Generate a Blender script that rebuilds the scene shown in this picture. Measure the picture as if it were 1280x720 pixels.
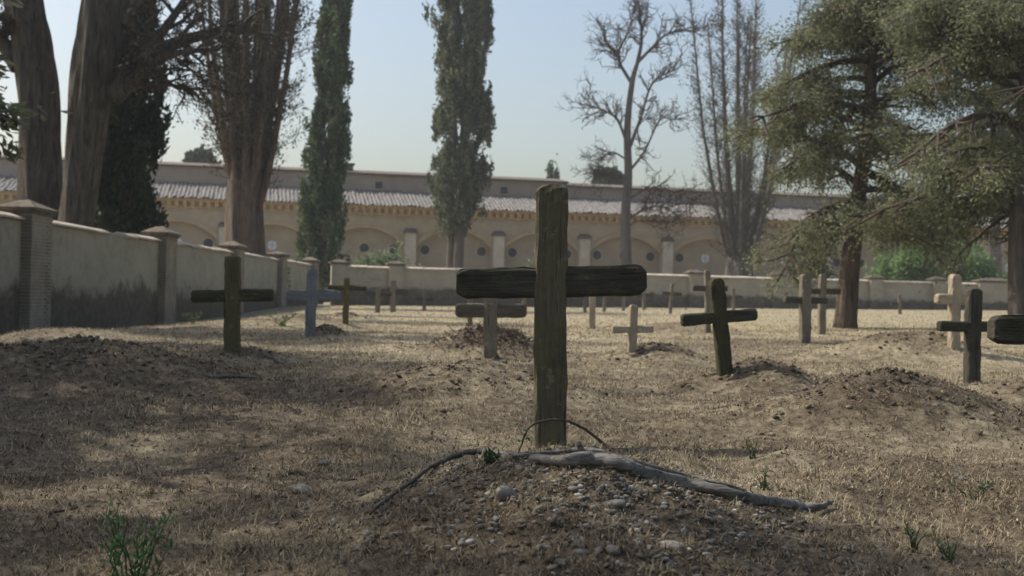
import bpy, bmesh, math, random
import numpy as np
from mathutils import Vector, Matrix

for o in list(bpy.data.objects):
    bpy.data.objects.remove(o, do_unlink=True)
sc = bpy.context.scene
COL = sc.collection
R = math.radians
rng = np.random.default_rng(7)
random.seed(7)

# ------------------------------------------------------------------ camera
FPX, EYE = 1500.0, 0.70
ROLL = R(1.3)
PITCH = math.atan(11.0 / FPX)
cam_d = bpy.data.cameras.new('camera')
cam = bpy.data.objects.new('camera', cam_d)
COL.objects.link(cam)
cam_d.sensor_width = 36.0
cam_d.lens = 36.0 * FPX / 1280.0
cam_d.clip_start = 0.05
cam_d.clip_end = 3000
cam_rot = Matrix.Rotation(R(90) + PITCH, 3, 'X') @ Matrix.Rotation(ROLL, 3, 'Z')
cam.matrix_world = Matrix.Translation((0, 0, EYE)) @ cam_rot.to_4x4()
cam_d.dof.use_dof = True
cam_d.dof.focus_distance = 5.0
cam_d.dof.aperture_fstop = 4.5
sc.camera = cam

# ------------------------------------------------------------------ light
SUN_EL, SUN_AZ = R(48), math.atan2(-0.94, 0.34)     # azimuth from +Y towards +X
world = bpy.data.worlds.new('World')
sc.world = world
world.use_nodes = True
wn = world.node_tree
bg = wn.nodes['Background']
sky = wn.nodes.new('ShaderNodeTexSky')
sky.sky_type = 'NISHITA'
sky.sun_disc = False
sky.sun_elevation = SUN_EL
sky.sun_rotation = SUN_AZ
sky.altitude = 200
sky.air_density = 1.25
sky.dust_density = 4.6
sky.ozone_density = 0.9
wn.links.new(sky.outputs[0], bg.inputs[0])
bg.inputs[1].default_value = 0.15
sun_d = bpy.data.lights.new('sun', 'SUN')
sun_d.energy = 4.5
sun_d.angle = R(0.55)
sun_d.color = (1.0, 0.95, 0.87)
sun = bpy.data.objects.new('sun', sun_d)
COL.objects.link(sun)
to_sun = Vector((math.sin(SUN_AZ) * math.cos(SUN_EL), math.cos(SUN_AZ) * math.cos(SUN_EL), math.sin(SUN_EL)))
sun.rotation_euler = to_sun.to_track_quat('Z', 'Y').to_euler()
sun.location = to_sun * 60

vs = sc.view_settings
vs.view_transform = 'Standard'
vs.look = 'None'
vs.exposure = 0.14
vs.gamma = 1.0
vs.use_curve_mapping = False
sc.render.engine = 'CYCLES'
sc.cycles.use_denoising = True
sc.cycles.max_bounces = 6
sc.cycles.transparent_max_bounces = 6

# ------------------------------------------------------------------ helpers
_perm = np.random.default_rng(3).random((256, 256)).astype(np.float64)
def vnoise(x, y):
    x = np.asarray(x, float); y = np.asarray(y, float)
    xi = np.floor(x).astype(int); yi = np.floor(y).astype(int)
    fx = x - xi; fy = y - yi
    fx = fx * fx * (3 - 2 * fx); fy = fy * fy * (3 - 2 * fy)
    g = lambda a, b: _perm[a % 256, b % 256]
    return ((g(xi, yi) * (1 - fx) + g(xi + 1, yi) * fx) * (1 - fy) +
            (g(xi, yi + 1) * (1 - fx) + g(xi + 1, yi + 1) * fx) * fy) * 2 - 1
def fbm(x, y, o=4):
    s = 0; a = 1.0
    for i in range(o):
        s = s + a * vnoise(x * 2 ** i + 17 * i, y * 2 ** i + 31 * i); a *= 0.5
    return s
def sstep(a, b, x):
    t = np.clip((np.asarray(x, float) - a) / (b - a), 0, 1)
    return t * t * (3 - 2 * t)

# grave mounds: x, y, half width x, half length y, height, bareness
MOUNDS = [
    (0.22, 4.25, 0.62, 1.25, 0.20, 1.0),
    (-3.2, 8.9, 1.15, 0.8, 0.36, 0.95),  # bare soil, its dark tone also paints the shade on this mound's front
    (-3.0, 12.6, 0.9, 0.8, 0.14, 0.8),
    (-2.95, 19.3, 0.30, 0.35, 0.22, 1.0),
    (-0.27, 14.6, 0.62, 0.6, 0.32, 1.0),
    (-0.35, 8.5, 0.75, 0.75, 0.24, 0.5),
    (1.62, 13.2, 0.50, 0.5, 0.24, 0.9),
    (1.95, 9.7, 0.55, 0.5, 0.20, 0.8),
    (5.0, 15.4, 1.0, 0.75, 0.34, 0.7),
    (2.35, 7.5, 0.80, 0.48, 0.33, 1.0),  # bare soil kept dark so the colour stands in for the shaded front
    (3.9, 8.8, 0.5, 0.6, 0.15, 0.8),
    (-4.6, 33.5, 0.5, 0.5, 0.16, 0.9),
    (-6.0, 12.0, 1.0, 1.2, 0.15, 0.7),
    (5.4, 10.5, 0.8, 1.0, 0.2, 0.6),
    (-6.5, 17.0, 0.8, 1.0, 0.16, 0.6),
    (8.0, 13.0, 0.8, 1.0, 0.2, 0.6),
    (3.4, 24.0, 1.0, 0.9, 0.22, 0.6),
    (-4.2, 25.0, 0.9, 0.9, 0.2, 0.6),
    (8.5, 21.0, 1.0, 0.9, 0.25, 0.6),
]
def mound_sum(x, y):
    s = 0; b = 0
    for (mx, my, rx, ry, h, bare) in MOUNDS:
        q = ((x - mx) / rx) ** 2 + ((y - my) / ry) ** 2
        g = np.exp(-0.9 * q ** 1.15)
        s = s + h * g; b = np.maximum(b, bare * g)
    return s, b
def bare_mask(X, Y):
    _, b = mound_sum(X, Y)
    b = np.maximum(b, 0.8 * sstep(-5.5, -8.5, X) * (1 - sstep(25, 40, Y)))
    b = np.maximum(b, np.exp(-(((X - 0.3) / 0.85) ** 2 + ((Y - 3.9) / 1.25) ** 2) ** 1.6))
    patch = 0.5 + 0.5 * np.clip(fbm(X * 0.55 + 3, Y * 0.55 + 8, 3), -1, 1)
    b = np.maximum(b, (0.5 + 0.5 * patch) * (1 - sstep(7.5, 13, Y)) * (1 - sstep(-1.2, 0.6, X)))
    b = np.maximum(b, (0.2 + 0.65 * patch) * (1 - sstep(6, 14, Y)))
    b = np.maximum(b, 0.55 * patch * (1 - sstep(20, 35, Y)))
    return np.clip(b, 0, 1)
def height(x, y, fine=True):
    x = np.asarray(x, float); y = np.asarray(y, float)
    z = -0.11 * (1 - sstep(4, 10, y))
    z = z + 0.006 * np.clip(x, -30, 40) * sstep(2, 12, y) * (1 - sstep(30, 60, y))
    z = z + sstep(25, 70, y) * (0.14 + 0.013 * np.clip(x, -15, 45))
    z = z - 0.33 * sstep(-6.5, -10.3, x) * (1 - sstep(38, 60, y)) * sstep(-8, 0, y + 8)
    m, b = mound_sum(x, y)
    z = z + m
    near = 1 - sstep(20, 45, y)
    z = z + near * 0.05 * fbm(x * 0.7, y * 0.7, 3)
    if fine:
        n2 = 1 - sstep(9, 22, y)
        z = z + n2 * (0.020 * fbm(x * 3.7, y * 3.7, 3) + 0.009 * fbm(x * 17, y * 17, 2)) * (1 + 0.6 * b)
    return z
def hz(x, y):
    return float(height(np.array([x]), np.array([y]))[0])
def ray(px, py):
    v = cam_rot @ Vector(((px - 640) / FPX, -(py - 360) / FPX, -1.0))
    return v / v.y
def at(px, py, d):
    v = ray(px, py)
    return Vector((v.x * d, d, EYE + v.z * d))
_ds = np.concatenate([np.linspace(2.2, 20, 1800), np.linspace(20, 90, 1400)])
def hit(px, py, off=0.0):
    v = ray(px, py)
    zr = EYE + v.z * _ds
    g = height(v.x * _ds, _ds) + off
    i = np.argmax(zr <= g)
    d = float(_ds[i])
    return Vector((v.x * d, d, float(g[i])))

def link(o, parent=None):
    COL.objects.link(o)
    if parent is not None:
        o.parent = parent
    return o
def tag(o, label=None, cat=None, group=None, kind=None):
    if label: o['label'] = label
    if cat: o['category'] = cat
    if group: o['group'] = group
    if kind: o['kind'] = kind
    return o
def empty(name, loc, rz=0.0, label=None, cat=None, group=None):
    o = bpy.data.objects.new(name, None)
    o.location = loc
    o.rotation_euler = (0, 0, rz)
    o.empty_display_size = 0.2
    link(o)
    return tag(o, label, cat, group)
def mesh_np(name, v, f, mat, parent=None, smooth=False, attrs=None, mats=None, midx=None):
    """v (N,3), f (M,k) arrays -> one mesh object"""
    v = np.asarray(v, np.float32); f = np.asarray(f, np.int32)
    me = bpy.data.meshes.new(name)
    k = f.shape[1]
    me.vertices.add(len(v)); me.vertices.foreach_set('co', v.ravel())
    me.loops.add(f.size); me.loops.foreach_set('vertex_index', f.ravel())
    me.polygons.add(len(f))
    me.polygons.foreach_set('loop_start', np.arange(0, f.size, k, dtype=np.int32))
    me.polygons.foreach_set('loop_total', np.full(len(f), k, np.int32))
    if smooth:
        me.polygons.foreach_set('use_smooth', np.ones(len(f), bool))
    for mm in (mats or [mat]):
        me.materials.append(mm)
    if midx is not None:
        me.polygons.foreach_set('material_index', np.asarray(midx, np.int32))
    me.update(calc_edges=True)
    if attrs:
        for an, av in attrs.items():
            a = me.attributes.new(an, 'FLOAT', 'POINT')
            a.data.foreach_set('value', np.asarray(av, np.float32))
    o = bpy.data.objects.new(name, me)
    return link(o, parent)

class MB:
    """polygon collector: boxes, prisms, tubes, then one mesh object"""
    def __init__(s): s.v = []; s.f = []
    def add(s, vs_, fs_):
        b = len(s.v); s.v += [tuple(p) for p in vs_]; s.f += [tuple(i + b for i in q) for q in fs_]
    def box(s, x0, x1, y0, y1, z0, z1):
        s.add([(x0,y0,z0),(x1,y0,z0),(x1,y1,z0),(x0,y1,z0),(x0,y0,z1),(x1,y0,z1),(x1,y1,z1),(x0,y1,z1)],
              [(3,2,1,0),(4,5,6,7),(0,1,5,4),(1,2,6,5),(2,3,7,6),(3,0,4,7)])
    def tube(s, pts, rad, sides=6, caps=True, flute=0.0, nfl=5, seed=0.0):
        pts = [Vector(p) for p in pts]; n = len(pts)
        vs_ = []; up = Vector((0.13, 0.97, 0.21)).normalized()
        t_prev = None
        for i in range(n):
            t = (pts[min(i + 1, n - 1)] - pts[max(i - 1, 0)])
            t = t.normalized() if t.length > 1e-9 else Vector((0, 0, 1))
            a = up - t * up.dot(t)
            if a.length < 0.05: a = Vector((1, 0, 0)) - t * t.x
            a.normalize(); b = t.cross(a); up = a
            for k in range(sides):
                ph = 2 * math.pi * k / sides
                r = rad[i]
                if flute:
                    r *= 1 + flute * math.sin(nfl * ph + seed + 0.35 * i) + 0.6 * flute * math.sin((2 * nfl + 3) * ph + 1.7 * seed - 0.2 * i)
                vs_.append(pts[i] + a * (r * math.cos(ph)) + b * (r * math.sin(ph)))
        fs_ = []
        for i in range(n - 1):
            for k in range(sides):
                k2 = (k + 1) % sides
                fs_.append((i*sides+k, i*sides+k2, (i+1)*sides+k2, (i+1)*sides+k))
        if caps:
            fs_.append(tuple(range(sides))[::-1]); fs_.append(tuple((n-1)*sides + k for k in range(sides)))
        s.add(vs_, fs_)
    def build(s, name, mat, parent=None, smooth=False, kind=None):
        me = bpy.data.meshes.new(name)
        me.from_pydata(s.v, [], s.f)
        me.materials.append(mat)
        if smooth:
            me.polygons.foreach_set('use_smooth', np.ones(len(me.polygons), bool))
        me.update()
        o = bpy.data.objects.new(name, me)
        if kind: o['kind'] = kind
        return link(o, parent)

def smooth_path(pts, n=6):
    """Catmull-Rom through points"""
    pts = [np.array(p, float) for p in pts]
    P = [2 * pts[0] - pts[1]] + pts + [2 * pts[-1] - pts[-2]]
    out = []
    for i in range(1, len(P) - 2):
        for k in range(n):
            t = k / n
            a, b, c, d = P[i-1], P[i], P[i+1], P[i+2]
            out.append(0.5 * (2*b + (c-a)*t + (2*a-5*b+4*c-d)*t*t + (3*b-a-3*c+d)*t**3))
    out.append(pts[-1])
    return out

# ------------------------------------------------------------------ materials
def mat(name, rough=0.9):
    m = bpy.data.materials.new(name); m.use_nodes = True
    nt = m.node_tree; p = nt.nodes['Principled BSDF']
    p.inputs['Roughness'].default_value = rough
    p.inputs['Specular IOR Level'].default_value = 0.2
    return m, nt, p
def N(nt, typ, **kw):
    n = nt.nodes.new(typ)
    for k, v in kw.items(): setattr(n, k, v)
    return n
def noise(nt, vec, scale, detail=5, rough=0.6, dist=0.0):
    n = N(nt, 'ShaderNodeTexNoise')
    n.inputs['Scale'].default_value = scale; n.inputs['Detail'].default_value = detail
    n.inputs['Roughness'].default_value = rough; n.inputs['Distortion'].default_value = dist
    if vec is not None: nt.links.new(vec, n.inputs['Vector'])
    return n.outputs['Fac']
def ramp(nt, fac, stops):
    r = N(nt, 'ShaderNodeValToRGB')
    while len(r.color_ramp.elements) < len(stops): r.color_ramp.elements.new(0.5)
    for e, (p, c) in zip(r.color_ramp.elements, stops):
        e.position = p; e.color = (c[0], c[1], c[2], 1) if isinstance(c, (tuple, list)) else (c, c, c, 1)
    nt.links.new(fac, r.inputs['Fac'])
    return r.outputs['Color']
def mix(nt, fac, a, b, typ='MIX'):
    m = N(nt, 'ShaderNodeMix', data_type='RGBA', blend_type=typ)
    for s, v in ((m.inputs[0], fac), (m.inputs[6], a), (m.inputs[7], b)):
        if hasattr(v, 'is_linked'): nt.links.new(v, s)
        elif isinstance(v, (tuple, list)): s.default_value = (v[0], v[1], v[2], 1)
        else: s.default_value = v
    return m.outputs[2]
def mth(nt, op, a, b=0.0):
    m = N(nt, 'ShaderNodeMath', operation=op)
    for s, v in ((m.inputs[0], a), (m.inputs[1], b)):
        if hasattr(v, 'is_linked'): nt.links.new(v, s)
        else: s.default_value = v
    return m.outputs[0]
def bump(nt, p, h, strength=0.4, dist=0.02):
    b = N(nt, 'ShaderNodeBump')
    b.inputs['Strength'].default_value = strength; b.inputs['Distance'].default_value = dist
    nt.links.new(h, b.inputs['Height']); nt.links.new(b.outputs[0], p.inputs['Normal'])
def coords(nt, out='Object', scale=None):
    t = N(nt, 'ShaderNodeTexCoord').outputs[out]
    if scale:
        mp = N(nt, 'ShaderNodeMapping'); mp.inputs['Scale'].default_value = scale
        nt.links.new(t, mp.inputs['Vector']); return mp.outputs[0]
    return t
def attr(nt, name):
    return N(nt, 'ShaderNodeAttribute', attribute_name=name).outputs['Fac']

def ground_mat():
    m, nt, p = mat('dry_earth', 0.95)
    c = coords(nt)
    n1 = noise(nt, c, 1.3, 6, 0.62); n2 = noise(nt, c, 14, 6, 0.7); n3 = noise(nt, c, 70, 5, 0.7)
    straw = ramp(nt, n2, [(0.30, (0.16, 0.128, 0.078)), (0.5, (0.33, 0.28, 0.18)), (0.72, (0.50, 0.435, 0.295))])
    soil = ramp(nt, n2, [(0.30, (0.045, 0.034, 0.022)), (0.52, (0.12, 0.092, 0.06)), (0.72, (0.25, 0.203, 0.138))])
    bare = attr(nt, 'bare')
    n0 = noise(nt, c, 5.0, 5, 0.65)
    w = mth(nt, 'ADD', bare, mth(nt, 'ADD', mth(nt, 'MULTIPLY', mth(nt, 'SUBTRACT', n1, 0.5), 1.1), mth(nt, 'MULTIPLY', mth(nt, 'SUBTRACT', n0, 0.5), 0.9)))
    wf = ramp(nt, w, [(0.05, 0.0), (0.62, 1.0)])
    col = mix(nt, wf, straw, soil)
    fine = ramp(nt, n3, [(0.25, 0.62), (0.75, 1.25)])
    col = mix(nt, 0.75, col, fine, 'MULTIPLY')
    nt.links.new(col, p.inputs['Base Color'])
    hsum = mth(nt, 'ADD', n2, mth(nt, 'MULTIPLY', n3, 0.5))
    bump(nt, p, hsum, 0.8, 0.03)
    return m
def blade_mat(name, stops, transl=0.25):
    m, nt, p = mat(name, 0.8)
    col = ramp(nt, attr(nt, 'rnd'), stops)
    nt.links.new(col, p.inputs['Base Color'])
    tr = N(nt, 'ShaderNodeBsdfTranslucent'); nt.links.new(col, tr.inputs[0])
    ms = N(nt, 'ShaderNodeMixShader'); ms.inputs[0].default_value = transl
    nt.links.new(p.outputs[0], ms.inputs[1]); nt.links.new(tr.outputs[0], ms.inputs[2])
    nt.links.new(ms.outputs[0], nt.nodes['Material Output'].inputs[0])
    return m
def bark_mat(name, c0, c1, sc_=1.0):
    m, nt, p = mat(name, 0.95)
    c = coords(nt, 'Object', (3.2 * sc_, 3.2 * sc_, 0.45 * sc_))
    n = noise(nt, c, 3.0, 8, 0.65, 0.6); n2 = noise(nt, coords(nt), 1.2, 4)
    f = mth(nt, 'ADD', mth(nt, 'MULTIPLY', n, 0.75), mth(nt, 'MULTIPLY', n2, 0.25))
    nt.links.new(ramp(nt, f, [(0.33, c0), (0.66, c1)]), p.inputs['Base Color'])
    bump(nt, p, n, 1.0, 0.16)
    return m
def limb_mat(name, c0, c1):
    m, nt, p = mat(name, 0.9)
    c = coords(nt, 'Object', (5, 34, 34))
    n = noise(nt, c, 2.0, 8, 0.65, 0.7); n2 = noise(nt, coords(nt), 9, 5)
    f = mth(nt, 'ADD', mth(nt, 'MULTIPLY', n, 0.65), mth(nt, 'MULTIPLY', n2, 0.35))
    nt.links.new(ramp(nt, f, [(0.36, c0), (0.62, c1)]), p.inputs['Base Color'])
    bump(nt, p, n, 1.0, 0.02)
    return m
def wood_mat(name, dark, mid, light, moss=None, moss_amt=0.5, grain=1.0):
    """weathered timber, grain along local Z"""
    m, nt, p = mat(name, 0.85)
    oi = N(nt, 'ShaderNodeObjectInfo')
    tc = N(nt, 'ShaderNodeTexCoord').outputs['Object']
    off = N(nt, 'ShaderNodeVectorMath', operation='ADD')
    cmb = N(nt, 'ShaderNodeCombineXYZ')
    for k in range(3): nt.links.new(mth(nt, 'MULTIPLY', oi.outputs['Random'], 31.0 + 13 * k), cmb.inputs[k])
    nt.links.new(tc, off.inputs[0]); nt.links.new(cmb.outputs[0], off.inputs[1])
    mp = N(nt, 'ShaderNodeMapping'); mp.inputs['Scale'].default_value = (26 * grain, 26 * grain, 1.6 * grain)
    nt.links.new(off.outputs[0], mp.inputs['Vector'])
    g = noise(nt, mp.outputs[0], 2.2, 7, 0.65, 0.8)
    b = noise(nt, off.outputs[0], 4.5, 5, 0.6)
    f = mth(nt, 'ADD', mth(nt, 'MULTIPLY', g, 0.6), mth(nt, 'MULTIPLY', b, 0.4))
    col = ramp(nt, f, [(0.32, dark), (0.5, mid), (0.70, light)])
    if moss:
        mn = noise(nt, off.outputs[0], 9, 7, 0.7)
        mf = ramp(nt, mn, [(0.62 - 0.25 * moss_amt, 0.0), (0.78 - 0.25 * moss_amt, 1.0)])
        col = mix(nt, mf, col, moss)
    mp2 = N(nt, 'ShaderNodeMapping'); mp2.inputs['Scale'].default_value = (40, 40, 1.1)
    nt.links.new(off.outputs[0], mp2.inputs['Vector'])
    ck = noise(nt, mp2.outputs[0], 1.6, 3, 0.5, 0.5)
    ckf = ramp(nt, ck, [(0.30, 1.0), (0.36, 0.0)])
    col = mix(nt, mth(nt, 'MULTIPLY', ckf, 0.75), col, tuple(x * 0.35 for x in dark))
    ln = noise(nt, off.outputs[0], 38, 4, 0.6)
    lp = noise(nt, off.outputs[0], 13, 5, 0.7)
    col = mix(nt, ramp(nt, lp, [(0.60, 0.0), (0.70, 0.6)]), col, (min(1, mid[0] * 2.0 + 0.03), min(1, mid[1] * 2.1 + 0.035), min(1, mid[2] * 1.9 + 0.025)))
    col = mix(nt, ramp(nt, ln, [(0.64, 0.0), (0.74, 0.45)]), col, tuple(min(1, x * 1.9) for x in mid))
    nt.links.new(col, p.inputs['Base Color'])
    bump(nt, p, mth(nt, 'SUBTRACT', mth(nt, 'ADD', g, mth(nt, 'MULTIPLY', ln, 0.5)), mth(nt, 'MULTIPLY', ckf, 0.8)), 0.8, 0.014)
    return m
def leaf_mat(name, stops, transl=0.3):
    m, nt, p = mat(name, 0.7)
    c = coords(nt)
    n = noise(nt, c, 1.1, 3, 0.6)
    f = mth(nt, 'ADD', mth(nt, 'MULTIPLY', attr(nt, 'rnd'), 0.55), mth(nt, 'MULTIPLY', n, 0.45))
    col = ramp(nt, f, stops)
    nt.links.new(col, p.inputs['Base Color'])
    tr = N(nt, 'ShaderNodeBsdfTranslucent'); nt.links.new(col, tr.inputs[0])
    ms = N(nt, 'ShaderNodeMixShader'); ms.inputs[0].default_value = transl
    nt.links.new(p.outputs[0], ms.inputs[1]); nt.links.new(tr.outputs[0], ms.inputs[2])
    nt.links.new(ms.outputs[0], nt.nodes['Material Output'].inputs[0])
    return m
def plaster_mat(name, base, stain, low0=0.15, low1=1.1, patchy=1.0):
    """whitewash over rubble: plaster lost and damp near the ground"""
    m, nt, p = mat(name, 0.92)
    geo = N(nt, 'ShaderNodeNewGeometry').outputs['Position']
    sx = N(nt, 'ShaderNodeSeparateXYZ'); nt.links.new(geo, sx.inputs[0])
    n1 = noise(nt, geo, 0.9, 6, 0.65, 0.4); n2 = noise(nt, geo, 5, 6, 0.7); n3 = noise(nt, geo, 28, 4, 0.7)
    plas = ramp(nt, mth(nt, 'ADD', mth(nt, 'MULTIPLY', n1, 0.6), mth(nt, 'MULTIPLY', n2, 0.4)),
                [(0.34, tuple(x * 0.72 for x in base)), (0.5, base), (0.66, tuple(min(0.9, x * 1.12) for x in base))])
    rub = ramp(nt, n2, [(0.3, tuple(x * 0.5 for x in stain)), (0.6, stain), (0.8, tuple(x * 1.7 for x in stain))])
    zz = mth(nt, 'ADD', sx.outputs[2], mth(nt, 'MULTIPLY', mth(nt, 'SUBTRACT', n1, 0.5), -2.6 * patchy))
    f = ramp(nt, mth(nt, 'DIVIDE', zz, 3.0), [(low0 / 3.0, 1.0), (low1 / 3.0, 0.0)])
    f2 = mth(nt, 'MULTIPLY', f, 0.92)
    nt.links.new(mix(nt, f2, plas, rub), p.inputs['Base Color'])
    bump(nt, p, mth(nt, 'ADD', n2, mth(nt, 'MULTIPLY', n3, 0.4)), 0.5, 0.03)
    return m
def plain_mat(name, c0, c1, scale=6, rough=0.9, b=0.4, detail=6):
    m, nt, p = mat(name, rough)
    c = coords(nt)
    n = noise(nt, c, scale, detail, 0.65)
    nt.links.new(ramp(nt, n, [(0.32, c0), (0.68, c1)]), p.inputs['Base Color'])
    if b: bump(nt, p, n, b, 0.02)
    return m

M = {}
M['ground'] = ground_mat()
M['straw'] = blade_mat('dry_straw', [(0.0, (0.13, 0.10, 0.058)), (0.4, (0.30, 0.25, 0.15)), (0.75, (0.46, 0.40, 0.255)), (1.0, (0.62, 0.555, 0.39))], 0.25)
M['litter'] = blade_mat('dead_litter', [(0.0, (0.05, 0.037, 0.023)), (0.4, (0.16, 0.122, 0.074)), (0.75, (0.35, 0.29, 0.185)), (1.0, (0.56, 0.49, 0.35))], 0.1)
M['green_blade'] = blade_mat('green_weed', [(0.0, (0.06, 0.085, 0.035)), (0.6, (0.11, 0.145, 0.065)), (1.0, (0.20, 0.22, 0.11))], 0.3)
M['weed_near'] = blade_mat('feathery_weed', [(0.0, (0.03, 0.07, 0.025)), (0.6, (0.06, 0.12, 0.045)), (1.0, (0.11, 0.17, 0.07))], 0.3)
M['dark_leaf'] = blade_mat('dark_weed', [(0.0, (0.02, 0.055, 0.02)), (1.0, (0.05, 0.11, 0.04))], 0.3)
M['gravel'] = blade_mat('gravel_stone', [(0.0, (0.07, 0.058, 0.042)), (0.5, (0.15, 0.132, 0.10)), (0.88, (0.25, 0.23, 0.19)), (1.0, (0.38, 0.36, 0.32))], 0.0)
M['clod'] = blade_mat('earth_clod', [(0.0, (0.05, 0.038, 0.025)), (0.6, (0.12, 0.093, 0.06)), (1.0, (0.24, 0.195, 0.135))], 0.0)
M['stone'] = plain_mat('pale_stone', (0.13, 0.118, 0.095), (0.31, 0.29, 0.245), 2.2, 0.9, 0.8, 9)
M['bark_old'] = bark_mat('old_cypress_bark', (0.035, 0.030, 0.024), (0.19, 0.165, 0.13))
M['bark_red'] = bark_mat('reddish_bark', (0.05, 0.038, 0.028), (0.20, 0.155, 0.115))
M['bark_grey'] = bark_mat('grey_bark', (0.07, 0.06, 0.05), (0.19, 0.165, 0.14))
M['bark_pale'] = bark_mat('pale_bark', (0.13, 0.105, 0.085), (0.33, 0.28, 0.23))
M['dead_wood'] = bark_mat('dead_branch_wood', (0.14, 0.128, 0.11), (0.44, 0.42, 0.375), 5.0)
M['branch'] = limb_mat('grey_split_branch', (0.06, 0.052, 0.042), (0.33, 0.31, 0.27))
M['dark_branch'] = limb_mat('dark_branch_bark', (0.035, 0.03, 0.025), (0.14, 0.125, 0.105))
M['twig'] = plain_mat('dark_twig', (0.035, 0.026, 0.02), (0.09, 0.07, 0.055), 20)
M['leaf_cypress'] = leaf_mat('cypress_leaf', [(0.25, (0.03, 0.055, 0.024)), (0.5, (0.07, 0.11, 0.048)), (0.75, (0.14, 0.19, 0.09))])
M['leaf_cypress_pale'] = leaf_mat('pale_cypress_leaf', [(0.25, (0.05, 0.062, 0.034)), (0.5, (0.115, 0.135, 0.075)), (0.75, (0.20, 0.22, 0.13))])
M['leaf_brown'] = leaf_mat('dry_cypress_leaf', [(0.25, (0.03, 0.026, 0.016)), (0.5, (0.065, 0.055, 0.034)), (0.75, (0.11, 0.10, 0.06))])
M['leaf_greyish'] = leaf_mat('grey_dry_leaf', [(0.25, (0.045, 0.045, 0.032)), (0.5, (0.085, 0.085, 0.06)), (0.75, (0.14, 0.14, 0.10))])
M['leaf_dark'] = leaf_mat('dark_cypress_leaf', [(0.25, (0.012, 0.024, 0.012)), (0.5, (0.026, 0.042, 0.02)), (0.75, (0.055, 0.07, 0.033))])
M['leaf_pine'] = leaf_mat('pine_leaf', [(0.25, (0.065, 0.072, 0.04)), (0.5, (0.165, 0.178, 0.097)), (0.75, (0.28, 0.29, 0.17))], 0.45)
M['leaf_bright'] = leaf_mat('bright_shrub_leaf', [(0.25, (0.10, 0.17, 0.055)), (0.5, (0.18, 0.28, 0.10)), (0.75, (0.29, 0.40, 0.17))], 0.5)
M['leaf_greypale'] = leaf_mat('pale_shrub_leaf', [(0.25, (0.09, 0.13, 0.06)), (0.5, (0.17, 0.22, 0.11)), (0.75, (0.27, 0.32, 0.18))], 0.4)
M['wall'] = plaster_mat('whitewashed_wall', (0.34, 0.305, 0.225), (0.12, 0.097, 0.066), 0.50, 0.85, 0.8)
M['wall_back'] = plaster_mat('back_wall_plaster', (0.36, 0.32, 0.24), (0.13, 0.108, 0.078), 0.95, 1.15, 0.35)
M['coping'] = plain_mat('coping_tile', (0.30, 0.25, 0.19), (0.58, 0.52, 0.43), 4)
M['brick'] = plain_mat('pier_brick', (0.17, 0.14, 0.10), (0.34, 0.29, 0.215), 2)
M['mortar'] = plain_mat('pier_mortar', (0.27, 0.235, 0.185), (0.40, 0.36, 0.30), 5)
M['cap_tile'] = plain_mat('pier_cap_tile', (0.075, 0.064, 0.05), (0.20, 0.165, 0.125), 7)
M['facade'] = plain_mat('facade_render', (0.34, 0.28, 0.20), (0.44, 0.37, 0.27), 0.8, 0.92, 0.15)
M['facade_panel'] = plain_mat('arch_panel_render', (0.31, 0.255, 0.185), (0.39, 0.33, 0.245), 0.7, 0.92, 0.15)
M['moulding'] = plain_mat('ochre_moulding', (0.36, 0.275, 0.175), (0.45, 0.355, 0.235), 1.5, 0.9, 0.1)
M['cornice'] = plain_mat('brick_cornice', (0.40, 0.28, 0.15), (0.52, 0.375, 0.215), 3, 0.9, 0.15)
M['pilaster'] = plain_mat('pale_pilaster', (0.46, 0.41, 0.33), (0.58, 0.53, 0.44), 1.2, 0.9, 0.15)
M['roof'] = plain_mat('weathered_roof_tile', (0.055, 0.052, 0.047), (0.27, 0.255, 0.235), 4.5, 0.9, 0.6, 10)
M['upper_wall'] = plain_mat('upper_wall_render', (0.30, 0.24, 0.185), (0.38, 0.315, 0.25), 0.5, 0.9, 0.1)
gm, gnt, gp = mat('dark_glass', 0.15); gp.inputs['Base Color'].default_value = (0.035, 0.042, 0.055, 1); gp.inputs['Specular IOR Level'].default_value = 0.4
M['glass'] = gm
gm, gnt, gp = mat('painted_reflection', 0.5); gp.inputs['Base Color'].default_value = (0.62, 0.66, 0.72, 1)  # pale blue base colour stands in for sky reflected in the centre panes
M['reflection_glass'] = gm
# timbers
M['w_main_post'] = wood_mat('mossy_post_timber', (0.055, 0.047, 0.029), (0.105, 0.09, 0.056), (0.17, 0.148, 0.096), (0.115, 0.105, 0.05), 0.5)
M['w_main_arm'] = wood_mat('blackened_arm_timber', (0.026, 0.024, 0.016), (0.052, 0.048, 0.033), (0.095, 0.088, 0.062), (0.068, 0.068, 0.036), 0.5)
M['w_olive'] = wood_mat('olive_timber', (0.06, 0.048, 0.024), (0.125, 0.098, 0.05), (0.20, 0.165, 0.09), (0.10, 0.095, 0.04), 0.4)
M['w_olive_dark'] = wood_mat('dark_olive_timber', (0.03, 0.028, 0.016), (0.065, 0.058, 0.03), (0.12, 0.105, 0.06), (0.06, 0.06, 0.028), 0.5)
M['w_blue'] = wood_mat('blue_grey_painted_timber', (0.12, 0.122, 0.118), (0.19, 0.192, 0.187), (0.27, 0.273, 0.268), (0.15, 0.15, 0.135), 0.2)
M['w_grey'] = wood_mat('grey_brown_timber', (0.10, 0.082, 0.06), (0.19, 0.16, 0.12), (0.30, 0.26, 0.20), (0.13, 0.12, 0.08), 0.3)
M['w_grey_dark'] = wood_mat('dark_grey_timber', (0.03, 0.028, 0.022), (0.07, 0.063, 0.048), (0.13, 0.115, 0.09), (0.06, 0.06, 0.04), 0.4)
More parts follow.
